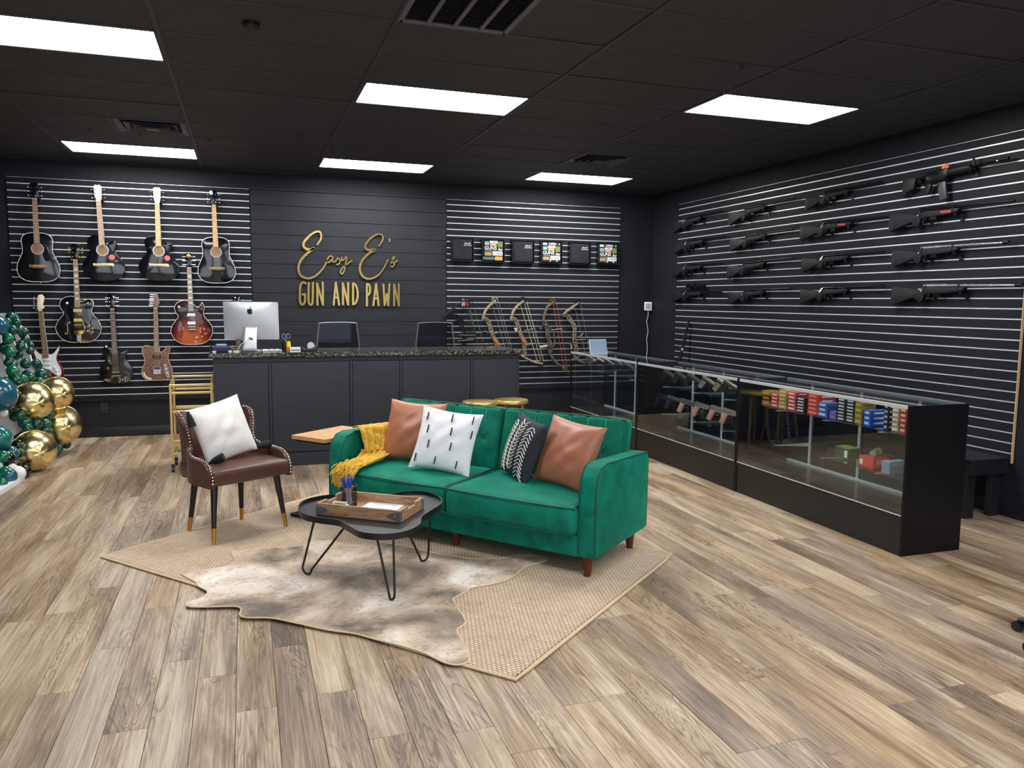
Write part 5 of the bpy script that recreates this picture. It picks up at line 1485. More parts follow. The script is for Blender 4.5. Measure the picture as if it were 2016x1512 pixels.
RF = [
 ('black synthetic rifle at the corner end of the top row', (1326, 445), (1420, 417), {}),
 ('black rifle with hooded front sight, second from the corner in the top row', (1436, 428), (1562, 391.5), {}),
 ('black rifle in the top row beside the black carbine', (1588, 397), (1735, 359), {}),
 ('black carbine with ribbed magazine and orange chamber flag', (1778, 362.6), (1984, 318), dict(kind='ar')),
 ('black synthetic rifle at the corner end of the second row', (1328, 486), (1426, 467), {}),
 ('black rifle second from the corner in the second row', (1439, 480), (1561, 452), {}),
 ('black rifle with red lettering, third from the corner in the second row', (1578, 455), (1752, 428), dict(red=True)),
 ('long black rifle with red lettering under the carbine', (1754, 434), (1995, 397), dict(red=True)),
 ('black synthetic rifle at the corner end of the third row', (1326, 532), (1421, 520), {}),
 ('black rifle with grey receiver, second from the corner in the third row', (1433, 533), (1559, 509), dict(barrel=GBAR, stock=GSTK)),
 ('black rifle third from the corner in the third row', (1580, 518), (1739, 497.5), {}),
 ('rifle with black stock and stainless barrel and dark muzzle, above the longest rifle', (1759, 505), (1985, 479), dict(barrel=GSIL, brake=True)),
 ('black rifle with telescopic scope at the corner end of the bottom row', (1326, 580), (1420, 577), dict(scope=True, barrel=GBAR)),
 ('black rifle second from the corner in the bottom row', (1435, 584), (1555, 569), {}),
 ('black rifle third from the corner in the bottom row', (1578, 580), (1739, 565.5), {}),
 ('longest rifle with stainless barrel and dark muzzle in the bottom row', (1758, 577), (2010, 564), dict(barrel=GSIL, brake=True)),
]
for lab, a, c, k in RF: rifle(lab, a, c, **k)

# long barrel leaning in a slat wall corner behind the cases
p0, p1 = onx(1346, 712, XR-.08), onx(1356, 632, XR-.03)
lb = thing('leaning_barrel', 'slim dark barrel leaning upright on the rifle wall behind the cases', 'barrel', (XR-.3, p0.y+.05, 0))
d0 = Vector((0, 0, 0)); d1 = Vector((p1.x-(XR-.3), p1.y-p0.y-.05, p1.z)); 
obj('tube', B().cyl(d0.lerp(d1, .35), d1, .02, .016, 12), GBAR, lb)
obj('fore_end', B().cyl(d0, d0.lerp(d1, .4), .028, .026, 12), DARKW, lb)
obj('band', B().cyl(d0.lerp(d1, .72), d0.lerp(d1, .745), .0215, n=12), STEEL, lb)
# ================================================================== folded shirts in black trays on the right slat panel
TRAY = mat('tray_black', '121317', .35)
SHIRT = mat('shirt_black', '171b21', .9, bump=.4, bump_scale=30)
PRW = mat('print_white', 'e4e8e6', .8); PRB = mat('print_blue', '7fa3a8', .8); PRY = mat('print_gold', 'c79a3c', .8); PRG = mat('print_green', '6f7d3e', .8); PRO = mat('print_orange', 'c0762b', .8)
ZS0 = 310/350*1.0
def shirt_spot(u0, v0, u1, v1):
    a = ony(880+u0*.1736, 460+v0*.1736, YG-.07); c = ony(880+u1*.1736, 460+v1*.1736, YG-.07)
    return a, c
spots = [((50, 38), (305, 315)), ((405, 55), (655, 330)), ((742, 68), (990, 340)), ((1068, 78), (1305, 345)), ((1395, 92), (1628, 355)), ((1715, 100), (1945, 358))]
nbr = ['at the lettering end of the shirt row', 'between the first two plain shirts', 'with a wrinkled hem, third in the row', 'between two plain shirts, fourth in the row', 'fifth in the row beside the last printed shirt', 'at the corner end of the shirt row']
def flat(name, par, x, y, w, h_, m_, z=.0):
    obj(name, B().box((x, y, z), (w, h_, .0012)), m_, par, False)
def lett(par, txt, x, y, size, m_, z, name='lettering', shear=0., sx=1.):
    o = link(name, text_mesh(txt, size, m_, .0004, shear, size*.012), par, (x, y, z)); o.scale = (sx, 1, 1)
for i, ((u0, v0), (u1, v1)) in enumerate(spots):
    a, c = shirt_spot(u0, v0, u1, v1)
    w = c.x-a.x; hh = a.z-c.z; xc, zc = (a.x+c.x)/2, (a.z+c.z)/2
    tr = thing('shirt_tray', ('black display tray ' if True else '')+'holding the '+('plain' if i % 2 == 0 else 'printed')+' shirt '+nbr[i], 'tray', (xc, YG, zc), WALL_ROT, 'shirt trays')
    obj('back', B().box((0, 0, .006), (w, hh, .008)), TRAY, tr, False)
    for s in (-1, 1):
        obj('side_wall', B().box((s*(w/2-.004), 0, .04), (.008, hh, .065)), TRAY, tr, False)
        obj('side_wall', B().box((0, s*(hh/2-.004), .04), (w-.016, .008, .065)), TRAY, tr, False)
    sw, shh = w-.03, hh-.03
    st = thing('folded_shirt', ('plain black folded shirt ' if i % 2 == 0 else 'colourfully printed folded shirt ')+nbr[i], 'shirt', (xc, YG-.011, zc), WALL_ROT, 'folded shirts')
    obj('cloth', B().soft((0, 0, .026), (sw, shh, .05), .014, (16, 16, 6), (0, 0, .004), lambda p, u, v, w_: (p[0], p[1], p[2]+.002*math.sin(5*u+3*v)*(1 if w_ > 0 else 0))), SHIRT, st)
    z = .0565
    if i % 2 == 0:
        lett(st, "Easy E's", sw*.24, shh*.29, .026, PRW, z, shear=.25)
        lett(st, 'Gun & Pawn', sw*.24, shh*.20, .020, PRW, z, shear=.2)
    else:
        dy = 0 if i == 1 else -.0
        up = .0 if i == 1 else -shh*.14
        rows = 1 if i > 1 else 0
        X = lambda f: (f-.5)*sw*.92
        Yf = lambda f: (.5-f)*shh*.94
        if rows:
            flat('print_block', st, X(.12), Yf(.07), sw*.2, shh*.1, PRW, z); lett(st, 'OPEN', X(.55), Yf(.07), .042, PRW, z+.001)
            flat('print_block', st, X(.93), Yf(.07), sw*.06, shh*.1, PRB, z)
        o_ = .15*rows
        flat('print_block', st, X(.13), Yf(.14+o_), sw*.22, shh*.17, PRB, z)
        flat('print_block', st, X(.5), Yf(.07+o_), sw*.38, shh*.12, PRW, z); lett(st, 'GAMES', X(.5), Yf(.07+o_), .025, BLKPL, z+.001)
        flat('print_block', st, X(.48), Yf(.21+o_), sw*.34, shh*.11, PRO, z); lett(st, 'GOLD', X(.48), Yf(.21+o_), .024, PRW, z+.001)
        flat('print_block', st, X(.85), Yf(.18+o_), sw*.24, shh*.26, PRG, z)
        lett(st, 'GUNS', X(.33), Yf(.38+o_), .062, PRW, z+.001); lett(st, 'Buy', X(.85), Yf(.43+o_), .04, PRW, z+.001, shear=.4)
        flat('print_block', st, X(.5), Yf(.52+o_), sw*.86, shh*.025, PRB, z)
        flat('print_block', st, X(.2), Yf(.66+o_), sw*.34, shh*.16, mat('print_tan', 'a58a5c', .8), z)
        flat('print_block', st, X(.71), Yf(.64+o_), sw*.5, shh*.18, PRW, z); lett(st, 'LOANS', X(.71), Yf(.64+o_), .04, BLKPL, z+.001)
        if not rows:
            lett(st, 'PAWN', X(.27), Yf(.9), .055, PRB, z+.001)
            flat('print_block', st, X(.78), Yf(.88), sw*.36, shh*.18, PRY, z)
        else:
            obj('print_arc', B().tube([(X(.62)+.05*math.cos(t*PI/8), Yf(.98)+.04*math.sin(t*PI/8), z) for t in range(9)], .006, 6, flat=(1, 1, .1)), PRW, st)

# ================================================================== compound bows
CAMO = mat('camo_finish', '80745e', .5, noise_amt=.85, noise_scale=38.)
CAMOD = mat('camo_dark', '5c5648', .5, noise_amt=.8, noise_scale=38.)
TANL = mat('limb_tan', '958870', .45, noise_amt=.5, noise_scale=30.)
ORG = mat('orange_grip', 'b5653a', .5)
YBW = YG-.055
def bp(x, y): 
    p = ony(880+x*.14385, 580+y*.14385, YBW); return Vector((p.x, 0, p.z))
def bow(label, camtop, limbt, riser, grip, limbb, cambot, strings, mr, ml, mc, smat, dx=0, rod=None, extras=None, guard=None):
    P0 = bp(*riser[len(riser)//2])
    o = thing('compound_bow', label, 'bow', (P0.x, YBW, P0.z), (0, 0, 0), 'compound bows')
    loc = lambda x, y: bp(x, y)-P0
    def limb(pts, nm):
        Q = spline([loc(*p) for p in pts], 5); b_ = B()
        for s in (-.014, .014):
            b_.tube([q+Vector((0, s, 0)) for q in Q], [.011+.004*math.sin(PI*i/(len(Q)-1)) for i in range(len(Q))], 6)
        return obj(nm, b_, ml, o)
    limb(limbt, 'upper_limb')
    if limbb: limb(limbb, 'lower_limb')
    Q = spline([loc(*p) for p in riser], 6); rb = B(); n = len(Q)
    left = []; right = []
    for i, q in enumerate(Q):
        t = (Q[min(i+1, n-1)]-Q[max(i-1, 0)]).normalized(); nr_ = Vector((-t.z, 0, t.x))
        w = .017+.004*math.sin(i*.8); left.append(q+nr_*w); right.append(q-nr_*w)
    for s in (left, right): rb.tube(s, .0105, 6)
    for i in range(1, n-1, 3): rb.tube([left[i], right[min(i+1, n-1)]], .008, 6)
    obj('riser', rb, mr, o)
    if grip:
        obj('grip', B().tube([loc(*p) for p in grip], [.015, .021, .019, .016][:len(grip)], 10), ORG if grip is not None and mr is CAMO else BLKPL, o)
    for cpx in (camtop, cambot):
        if not cpx: continue
        x, y, r = cpx; c = loc(x, y); R = r*.14385/158
        cb = B(); cb.tube([c+Vector((R*math.cos(2*PI*k/18), 0, R*math.sin(2*PI*k/18))) for k in range(18)], .006, 6, True)
        for k in range(4):
            a = PI/4+PI/2*k; cb.tube([c, c+Vector((R*math.cos(a), 0, R*math.sin(a)))], .004, 5)
        cb.ball(tuple(c), .011, 8, 6)
        obj('cam_wheel', cb, mc, o)
    for (a, c) in strings:
        obj('string', B().tube([loc(*a)+Vector((0, .0, 0)), loc(*c)], .003, 5), smat, o)
    if rod: obj('cable_guard', B().tube([loc(*rod[0]), loc(*rod[1])], .0045, 6), mat('grey_rod', '8d8f8c', .4, .5), o)
    if guard: obj('arm_guard', B().tube(spline([loc(*p) for p in guard], 5), .008, 6), ml, o)
    for nm, pts, r, m_ in (extras or ()):
        obj(nm, B().tube([loc(*p)+Vector((0, -.02, 0)) for p in pts], r, 10), m_, o)
    hk = thing('bow_hook', 'black slat wall hook behind the '+label[:0]+'bow', 'hook', (P0.x+.0, YG, P0.z+.17), WALL_ROT, 'bow hooks')
    hk['label'] = 'black slat wall hook carrying a compound bow'
    up_ = loc(*riser[1])
    hk.location = (P0.x+up_.x, YG, P0.z+up_.z-.02)
    obj('plate', B().box((0, 0, .004), (.03, .06, .008)), BLKMET, hk, False)
    obj('arm', B().tube([(0, -.01, .004), (0, -.012, .07), (0, .012, .08)], .004, 6), BLKMET, hk)
YST = mat('yellow_string', 'd3d0a0', .7); RST = mat('red_string', 'c8483a', .7); DST = mat('dark_string', '7d8084', .7)
def lower(dx): return [(1020+dx, 835), (1075+dx, 868), (1120+dx, 892), (1200+dx, 925), (1305+dx, 945)]
b3 = dict(camtop=(1040, 80, 45), limbt=[(1048, 85), (970, 150), (912, 220), (886, 290), (874, 340)],
          riser=[(874, 340), (920, 335), (962, 400), (985, 480), (1015, 560), (1030, 590), (1075, 680), (1060, 710), (1065, 790), (1030, 835)],
          grip=[(1022, 585), (1040, 620), (1060, 655), (1078, 685)], limbb=lower(0), cambot=(1290, 945, 45),
          strings=[((1000, 120), (1245, 935)), ((1058, 110), (1290, 920)), ((1090, 95), (1330, 935))], rod=((1050, 700), (1255, 660)))
def shift(d, dx):
    f = lambda p: (p[0]+dx,)+tuple(p[1:])
    return dict(camtop=f(d['camtop']), limbt=[f(p) for p in d['limbt']], riser=[f(p) for p in d['riser']], grip=[f(p) for p in d['grip']], limbb=[f(p) for p in d['limbb']], cambot=f(d['cambot']), strings=[(f(a), f(c)) for a, c in d['strings']], rod=tuple(f(p) for p in d['rod']))
WTUBE = mat('pale_stabiliser', 'b9c2b4', .5)
bow('camouflage compound bow with orange grip and yellow strings, lower cam hanging beside the counter', mr=CAMO, ml=TANL, mc=mat('cam_black', '1b1c20', .4, .4), smat=YST, extras=[('stabiliser', [(925, 455), (940, 500)], .016, WTUBE), ('sight', [(1050, 490), (1200, 462), (1205, 490)], .005, DST), ('sight_pins', [(1265, 455), (1290, 470)], .012, STEEL)], **b3)
d2 = shift(b3, -385)
bow('camouflage compound bow with orange grip and tan cams, half hidden by the counter', mr=CAMO, ml=TANL, mc=TANL, smat=DST, extras=[('sight', [(650, 530), (740, 500), (745, 525)], .005, DST)], **d2)
bow('camouflage compound bow with red strings and a pale stabiliser', camtop=(1448, 100, 42), limbt=[(1452, 112), (1390, 150), (1350, 220), (1330, 300), (1318, 375)],
    riser=[(1318, 375), (1358, 420), (1378, 500), (1378, 570), (1400, 640), (1422, 700), (1408, 785)], grip=None, limbb=[(1395, 780), (1440, 865), (1510, 945), (1605, 1012)], cambot=(1608, 1000, 42),
    strings=[((1455, 145), (1600, 985)), ((1500, 120), (1640, 975))], mr=CAMOD, ml=CAMOD, mc=mat('cam_brass', '8d7440', .35, .7), smat=RST,
    guard=[(1400, 420), (1450, 500), (1472, 600), (1468, 680), (1430, 760)], extras=[('stabiliser', [(1262, 722), (1365, 702)], .021, mat('camo_tube', '8d9278', .5)), ('stabiliser_rod', [(1365, 702), (1420, 690)], .006, BLKMET), ('sight', [(1420, 485), (1560, 465), (1570, 495)], .006, TANL)])
bow('camouflage compound bow with black cams next to the tablet on the case', camtop=(1785, 108, 42), limbt=[(1805, 110), (1720, 170), (1645, 225), (1598, 272)],
    riser=[(1598, 272), (1640, 285), (1700, 365), (1745, 440), (1745, 540), (1738, 590), (1758, 680), (1772, 760), (1735, 830)], grip=None, limbb=[(1735, 830), (1790, 890), (1860, 930), (1950, 950)], cambot=(1950, 950, 42),
    strings=[((1745, 140), (1920, 930)), ((1825, 130), (1985, 940))], mr=CAMO, ml=CAMO, mc=mat('cam_black', '1b1c20', .4, .4), smat=DST, guard=[(1742, 590), (1800, 580), (1845, 555), (1862, 520)],
    extras=[('stabiliser', [(1690, 680), (1700, 735)], .016, CAMO), ('sight', [(1770, 620), (1890, 615)], .006, DST)])
RDST = mat('green_string', '4f7d63', .7)
FL = mat('fletch_red', 'c2303a', .6); FLW = mat('fletch_cream', 'e0cfa8', .6); FLK = mat('pink_accent', 'b0627a', .5)
bow('black compound bow with a quiver of red and cream fletched arrows', camtop=(310, 115, 42), limbt=[(215, 110), (120, 160), (60, 215), (0, 265), (-40, 300)],
    riser=[(-40, 300), (80, 290), (190, 330), (205, 400), (215, 460), (250, 510), (245, 590), (240, 660), (230, 740)], grip=None, limbb=[(230, 740), (280, 830), (360, 890), (450, 910)], cambot=(450, 900, 42),
    strings=[((290, 170), (420, 640)), ((370, 170), (490, 640)), ((315, 180), (430, 720))], mr=mat('riser_black', '15161a', .4, .3), ml=mat('limb_black', '2a2b31', .3, .4), mc=mat('cam_black', '1b1c20', .4, .4), smat=RDST,
    guard=[(0, 395), (60, 380), (120, 360), (240, 335)], extras=[('sight', [(250, 520), (340, 515), (390, 520)], .012, BLKPL), ('sight_ring', [(490, 510), (530, 510)], .016, BLKPL), ('stabiliser', [(140, 640), (350, 620)], .018, BLKPL), ('quiver', [(150, 560), (380, 560)], .014, BLKPL)])
for k, (x, m1) in enumerate(((203, FLW), (225, FLW), (258, FL), (275, FL))):
    a = bp(x, 75); c = bp(x+130, 640)
    o = thing('arrow', ('cream' if m1 is FLW else 'red')+' fletched arrow held in the quiver of the black bow', 'arrow', (a.x, YBW-.03, c.z), (0, 0, 0), 'arrows on the black bow')
    d = Vector((0, 0, a.z-c.z)); e_ = Vector((c.x-a.x, 0, 0))
    obj('shaft', B().tube([e_, d], .003, 6), BLKPL, o)
    for q in range(3):
        an = 2*PI*q/3
        obj('fletching', B().prism([(0, -.02), (.011, -.03), (.012, -.06), (0, -.085)], -.0006, .0006, Matrix.Translation(d) @ Matrix.Rotation(an, 4, 'Z') @ XZ), m1, o, False)
    obj('nock', B().cyl(d, d+Vector((-.004, 0, .016)), .004, n=8), m1, o)
# ================================================================== glass display cases
CX0, CX1, CH = 3.87, 4.352, .957
LAM = mat('black_laminate', '0e0f12', .4, spec=.25)
BRALU = mat('bright_aluminium', 'e8ecf0', .38, .55)  # plain aluminium of the case rails and door tracks, non-emissive
case_lab = ['black display case with empty lower half and glass end by the slat wall', 'black glass-fronted display case with handguns on two glass shelves', 'black glass-fronted display case filled with ammunition boxes']
YC = [(7.295, 9.075), (5.515, 7.291), (3.735, 5.511)]
cases = []
for i, (ya, yb_) in enumerate(YC):
    o = thing('display_case', case_lab[i], 'display case', (CX0, ya, 0), group='display cases')
    L = yb_-ya; D = CX1-CX0
    obj('base_cabinet', B().box((D/2, L/2, .128), (D-.012, L-.036, .256)), mat('case_base', '1a1916', .5), o, False)
    obj('end_panel', B().box((D/2, .009, CH/2), (D, .018, CH)), LAM, o, False, .0015)
    if i: obj('end_panel', B().box((D/2, L-.009, CH/2), (D, .018, CH)), LAM, o, False, .0015)
    else:
        obj('glass_end', B().box((D/2, L-.006, .60), (D-.03, .006, .66)), GLASS, o, False)
        for x in (.008, D-.008): obj('corner_post', B().box((x, L-.009, CH/2), (.016, .018, CH)), LAM, o, False)
    obj('deck', B().box((D/2, L/2, .259), (D-.012, L-.036, .006)), mat('deck_dark', '2a2724', .25), o, False)
    obj('front_glass', B().box((.004, L/2, (.262+CH-.02)/2), (.005, L-.038, CH-.02-.262)), GLASS, o, False)
    obj('top_glass', B().box((D/2, L/2, CH-.004), (D-.01, L-.038, .007)), GLASS, o, False)
    obj('front_rail', B().box((.003, L/2, CH-.011), (.014, L-.036, .022)), BRALU, o, False, .001)
    obj('back_rail', B().box((D-.006, L/2, CH-.014), (.014, L-.036, .028)), mat('rail_grey', 'a8b0b4', .4, .6), o, False, .001)
    obj('lower_track', B().box((D-.035, L/2, .27), (.022, L-.2, .016)), BRALU, o, False, .001)
    obj('glass_ledge', B().box((.001, L/2, .2585), (.008, L-.036, .004)), SILVER, o, False)
    for k in (0, 1):
        obj('sliding_door', B().box((D-.012-.008*k, L*(.26 if k == 0 else .74), .6), (.005, L*.5, .66)), mat('smoked_door', '0c1018', .12), o, False)
    for k in range(3):
        y = (.2, .5, .8)[k]*L
        obj('shelf_standard', B().box((D-.03, y, .6), (.012, .016, .66)), SILVER, o, False)
    obj('shelf_glass', B().box((D*.55, L/2, .745), (.30, L-.06, .007)), GLASS, o, False)
    if i != 0:
        y0, y1 = (.03, L-.03) if i == 1 else (.03, .95)
        obj('shelf_glass', B().box((D*.55, (y0+y1)/2, .465), (.34, y1-y0, .007)), GLASS, o, False)
    for z in (.735, .455):
        if z < .5 and i == 0: continue
        for y in (.2*L, .5*L, .8*L): obj('shelf_bracket', B().prism([(D*.2, z), (D-.04, z), (D-.04, z-.03), (D*.25, z-.006)], y-.002, y+.002, Matrix(((1, 0, 0, 0), (0, 0, 1, 0), (0, 1, 0, 0), (0, 0, 0, 1)))), SILVER, o, False)
    cases.append(o)

# ---------------------------------------------------------------- handguns on clear stands
GUNM = mat('gun_slide', '767a7f', .3, .7); GUNF = mat('gun_frame', '1d1e21', .5); GUNS_ = mat('gun_stainless', 'b8b4ac', .28, .9); PINK = mat('pink_grip', 'c98a86', .5)
def pistol(name, label, loc, rot, slide, frame, grip, group):
    o = thing(name, label, 'handgun', loc, rot, group)
    # local: x muzzle, z up, y thickness
    obj('slide', B().box((.0, 0, .028), (.17, .026, .028)), slide, o, False, .004)
    fr = obj('frame', B().prism([(-.08, .014), (.075, .014), (.075, .0), (.01, -.004), (-.02, -.008), (-.03, -.01), (-.085, -.004), (-.095, .01)], -.011, .011, XZ), frame, o, True, .002)
    obj('grip', B().prism([(-.03, -.006), (-.082, -.002), (-.108, -.1), (-.062, -.108)], -.013, .013, XZ), grip, o, True, .004)
    obj('trigger_guard', B().tube(spline([(-.03, 0, -.008), (-.028, 0, -.034), (.0, 0, -.036), (.016, 0, -.006)], 4), .003, 6), frame, fr)
    obj('barrel', B().cyl((.08, 0, .03), (.09, 0, .03), .008, n=10), GUNM, o)
    obj('sight', B().box((.075, 0, .045), (.006, .004, .006)), frame, o, False)
    return o
def stand(loc, rz, label, tall=.09):
    o = thing('acrylic_stand', label, 'stand', loc, (0, 0, rz), 'clear handgun stands')
    obj('plate', B().box((0, 0, .003), (.09, .06, .004)), ACRYL, o, False)
    obj('upright', B().box((0, .01, tall/2), (.03, .004, tall)), ACRYL, o, False)
    obj('lip', B().box((.03, -.012, .014), (.03, .004, .022)), ACRYL, o, False)
    return o
zt_ = .7495
for k, (u, kind) in enumerate(((1318, 0), (1342, 0), (1366, 0), (1396, 2), (1426, 2), (1440, 1))):
    p = onx(u, 770, 4.09)
    tl = Euler((math.radians(20), math.radians(28), math.radians(-62)), 'XYZ')
    wh = ('nearest the case with the glass end', 'second from the case with the glass end', 'third from the case with the glass end', 'fourth from the case with the glass end', 'fifth from the case with the glass end', 'by the ammunition case')[k]
    pistol('handgun', ('black', 'grey', 'stainless')[kind]+' handgun on the upper case shelf '+wh, (4.09, p.y, zt_+.085), tl, (GUNM, GUNM, GUNS_)[kind], GUNF, GUNF if kind < 2 else GUNS_, 'handguns on the upper shelf')
    stand((4.09, p.y, zt_), math.radians(-60), 'clear acrylic handgun stand on the upper case shelf')
zl = .469
for k, (u, kind) in enumerate(((1303, 0), (1326, 1), (1352, 2), (1381, 3), (1412, 3), (1438, 3))):
    p = onx(u, 820+(u-1300)*.33, 4.12)
    wh = ('nearest the case with the glass end', 'second from the case with the glass end', 'third from the case with the glass end', 'fourth from the case with the glass end', 'fifth from the case with the glass end', 'by the ammunition case')[k]
    pk = kind >= 2
    pistol('handgun', ('black', 'grey', 'pink-gripped grey', 'pink-gripped stainless')[kind]+' handgun on the lower case shelf '+wh, (4.12, p.y, zl+.112), (0, math.radians(10), math.radians(-68)), (GUNF, GUNM, GUNM, GUNS_)[kind], (GUNF, GUNF, GUNM, GUNS_)[kind], PINK if pk else GUNF, 'handguns on the lower shelf')
    stand((4.12, p.y, zl), math.radians(-60), 'clear acrylic handgun stand on the lower case shelf')
for k, u in enumerate((1166, 1183, 1200, 1222, 1238)):
    p = onx(u, 725, 4.12)
    wh = ('nearest the slat wall', 'second from the slat wall', 'third from the slat wall', 'fourth from the slat wall', 'by the handgun case')[k]
    pistol('handgun', 'grey handgun in the far display case '+wh, (4.12, p.y, zt_+.09), (math.radians(14), math.radians(24), math.radians(-62)), GUNM, GUNF, GUNF, 'handguns in the far case')
    stand((4.12, p.y, zt_), math.radians(-60), 'clear acrylic handgun stand in the far display case')

# ---------------------------------------------------------------- ammunition boxes
def cm(c): return mat('card_'+c, c, .5)
def ammo_stack(u0, u1, vtop, n, cols, face, depth, label, ncol=1, X=4.03, lab_c='efe9df'):
    a = onx(1480+u0*.1587, 790, X); c = onx(1480+u1*.1587, 800, X)
    ya, yb_ = max(a.y, c.y), min(a.y, c.y)
    w = (ya-yb_)/ncol
    um = (u0+u1)/2
    zt = onx(1480+um*.1587, 750+vtop*.1587, X).z
    hh = max(.02, (min(zt, .93)-zt_)/n)
    for q in range(ncol):
        for k in range(n):
            col = cols[k % len(cols)]
            o = thing('ammo_box', label, 'box', (X, ya-w*(q+.5), zt_+hh*k), (0, 0, random.uniform(-.02, .02)), 'ammunition boxes on the shelf')
            obj('carton', B().box((depth/2, 0, hh/2), (depth, w*.96, hh*.97)), cm(col), o, False, .001, 1)
            obj('end_label', B().box((-.0006, w*.03, hh*.52), (.001, w*.62, hh*.45)), cm(face), o, False)
            obj('side_print', B().box((depth*.5, -w*.48-.0006, hh*.5), (depth*.6, .001, hh*.3)), cm(lab_c), o, False)
ammo_stack(120, 240, 120, 3, ('7b6a1e', '2a2418'), 'd87a3a', .10, 'olive and black ammunition box in the stack at the handgun case end')
ammo_stack(235, 330, 150, 4, ('c22f3f',), 'f0c9cc', .07, 'crimson ammunition box in the narrow stack beside the olive boxes')
ammo_stack(328, 430, 110, 5, ('a8864c',), 'd9c48f', .11, 'tan and gold ammunition box in the stack between two crimson stacks')
ammo_stack(440, 548, 135, 5, ('c8384c',), 'f2d3d6', .12, 'crimson ammunition box in the tall stack beside the tan boxes')
ammo_stack(550, 665, 205, 5, ('1b1a1c',), 'e6dfc8', .13, 'black ammunition box with cream label in the five-box stack')
ammo_stack(692, 825, 165, 5, ('d23b2e',), 'ef8a7c', .16, 'bright red ammunition box in the large red stack')
ammo_stack(826, 938, 270, 3, ('3d62b8',), 'c8d9f2', .12, 'blue ammunition box with grey side in the paired stack', 1, lab_c='6b7078')
ammo_stack(972, 1052, 380, 2, ('5a62c0',), 'c05a8a', .07, 'small violet blue ammunition box between blue and black stacks')
ammo_stack(1062, 1282, 225, 7, ('17171b',), 'd6d8de', .12, 'black ammunition box with white lettering in the double stack', 2, lab_c='8a8d92')
ammo_stack(1285, 1372, 265, 4, ('94793a',), 'c7ab5e', .12, 'dull gold ammunition box in the four-box stack', lab_c='4a4d52')
ammo_stack(1400, 1482, 365, 3, ('1f56c4',), 'bfe3f2', .16, 'bright blue ammunition box with pale end in the wide stack')
ammo_stack(1650, 1702, 285, 5, ('1d1d3a',), 'c6b7c4', .06, 'dark navy ammunition box in the narrow stack near the case end')
ammo_stack(1750, 1835, 335, 5, ('b9a68c',), 'efe9e6', .10, 'pale tan and white ammunition box next to the case end')
ammo_stack(1850, 1930, 335, 5, ('c9402f',), 'f0d0c6', .10, 'red and white ammunition box stacked against the case end panel')
# lower shelf goods
def goods(u0, u1, X, label, cat, d, h_, col, face=None):
    a = onx(1480+u0*.1587, 900, X); c = onx(1480+u1*.1587, 900, X)
    return (a.y+c.y)/2, abs(a.y-c.y)
y, w = goods(1030, 1200, 4.06, '', '', 0, 0, '')
o = thing('optic_box', 'green and black boxed optic on the lower case shelf', 'box', (4.06, y, zl))
obj('carton', B().box((.05, 0, .04), (.1, w, .078)), cm('3a4430'), o, False, .002); obj('lid', B().box((.05, 0, .0815), (.1, w, .004)), cm('8fae5e'), o, False)
obj('barcode_label', B().box((-.001, -w*.3, .04), (.001, w*.2, .05)), cm('e6e8e6'), o, False)
y, w = goods(1330, 1510, 4.02, '', '', 0, 0, '')
o = thing('trigger_box', 'red cardboard box with white lettering on the lower case shelf', 'box', (4.02, y, zl))
obj('carton', B().box((.07, 0, .035), (.14, w, .07)), cm('d63a35'), o, False, .002); obj('barcode_label', B().box((-.001, w*.32, .03), (.001, w*.2, .035)), cm('e9e6e4'), o, False)
lo = link('lettering', text_mesh('XRT', .045, cm('f0e6e4'), .0004), o, (.07, -w/2-.001, .036), (PI/2, 0, 0))
y, w = goods(1650, 1730, 4.0, '', '', 0, 0, '')
o = thing('tool_box', 'grey blue carton with a row of circles on the lower case shelf', 'box', (4.0, y, zl))
obj('carton', B().box((.06, 0, .04), (.15, .07, .08)), cm('8296ab'), o, False, .002)
for k in range(5): obj('circle', B().tube([(.01+k*.024+.008*math.cos(2*PI*t/12), -.0355, .062+.008*math.sin(2*PI*t/12)) for t in range(12)], .0015, 5, True), cm('d3dce4'), o)
y, w = goods(1430, 1660, 4.1, '', '', 0, 0, '')
o = thing('flashlight', 'grey and yellow flashlight lying on the red box in the case', 'flashlight', (4.10, onx(1480+1540*.1587, 890, 4.10).y, zl+.096), (0, 0, .5))
obj('body', B().cyl((-.06, 0, 0), (.02, 0, 0), .022, n=14), cm('8a8a80'), o); obj('collar', B().cyl((.02, 0, 0), (.045, 0, 0), .025, n=14), cm('c9c040'), o); obj('head', B().cyl((.045, 0, 0), (.08, 0, 0), .025, .027, n=14), cm('3a3b34'), o)
# tablet on the far case
p = onz(1178, 693, CH)
o = thing('tablet_screen', 'slim tablet with pale blue screen leaning on the far display case', 'tablet', (4.02, 8.55, CH), (math.radians(-14), 0, math.radians(8)))
obj('casing', B().box((0, .004, .09), (.245, .008, .18)), SILVER, o, False, .003)
obj('screen', B().box((0, -.0008, .092), (.232, .002, .165)), mat('pale_blue_screen', '9db4d0', .15), o, False)
obj('stand', B().box((0, .04, .006), (.1, .07, .006)), SILVER, o, False)
# bench by the right wall
bn = thing('black_bench', 'black wooden bench against the rifle wall behind the display case', 'bench', (X1-.021, 4.23, 0))
BNM = mat('bench_black', '1b1c22', .4)
obj('top', B().box((-.185, 1.0, .445), (.36, 2.0, .02)), BNM, bn, False, .003)
obj('apron', B().box((-.185, 1.0, .385), (.35, 1.99, .10)), BNM, bn, False, .003)
for y in (.08, 1.9):
    for x in (-.31, -.06): obj('leg', B().box((x, y, .17), (.09, .05, .34)), BNM, bn, False, .003)
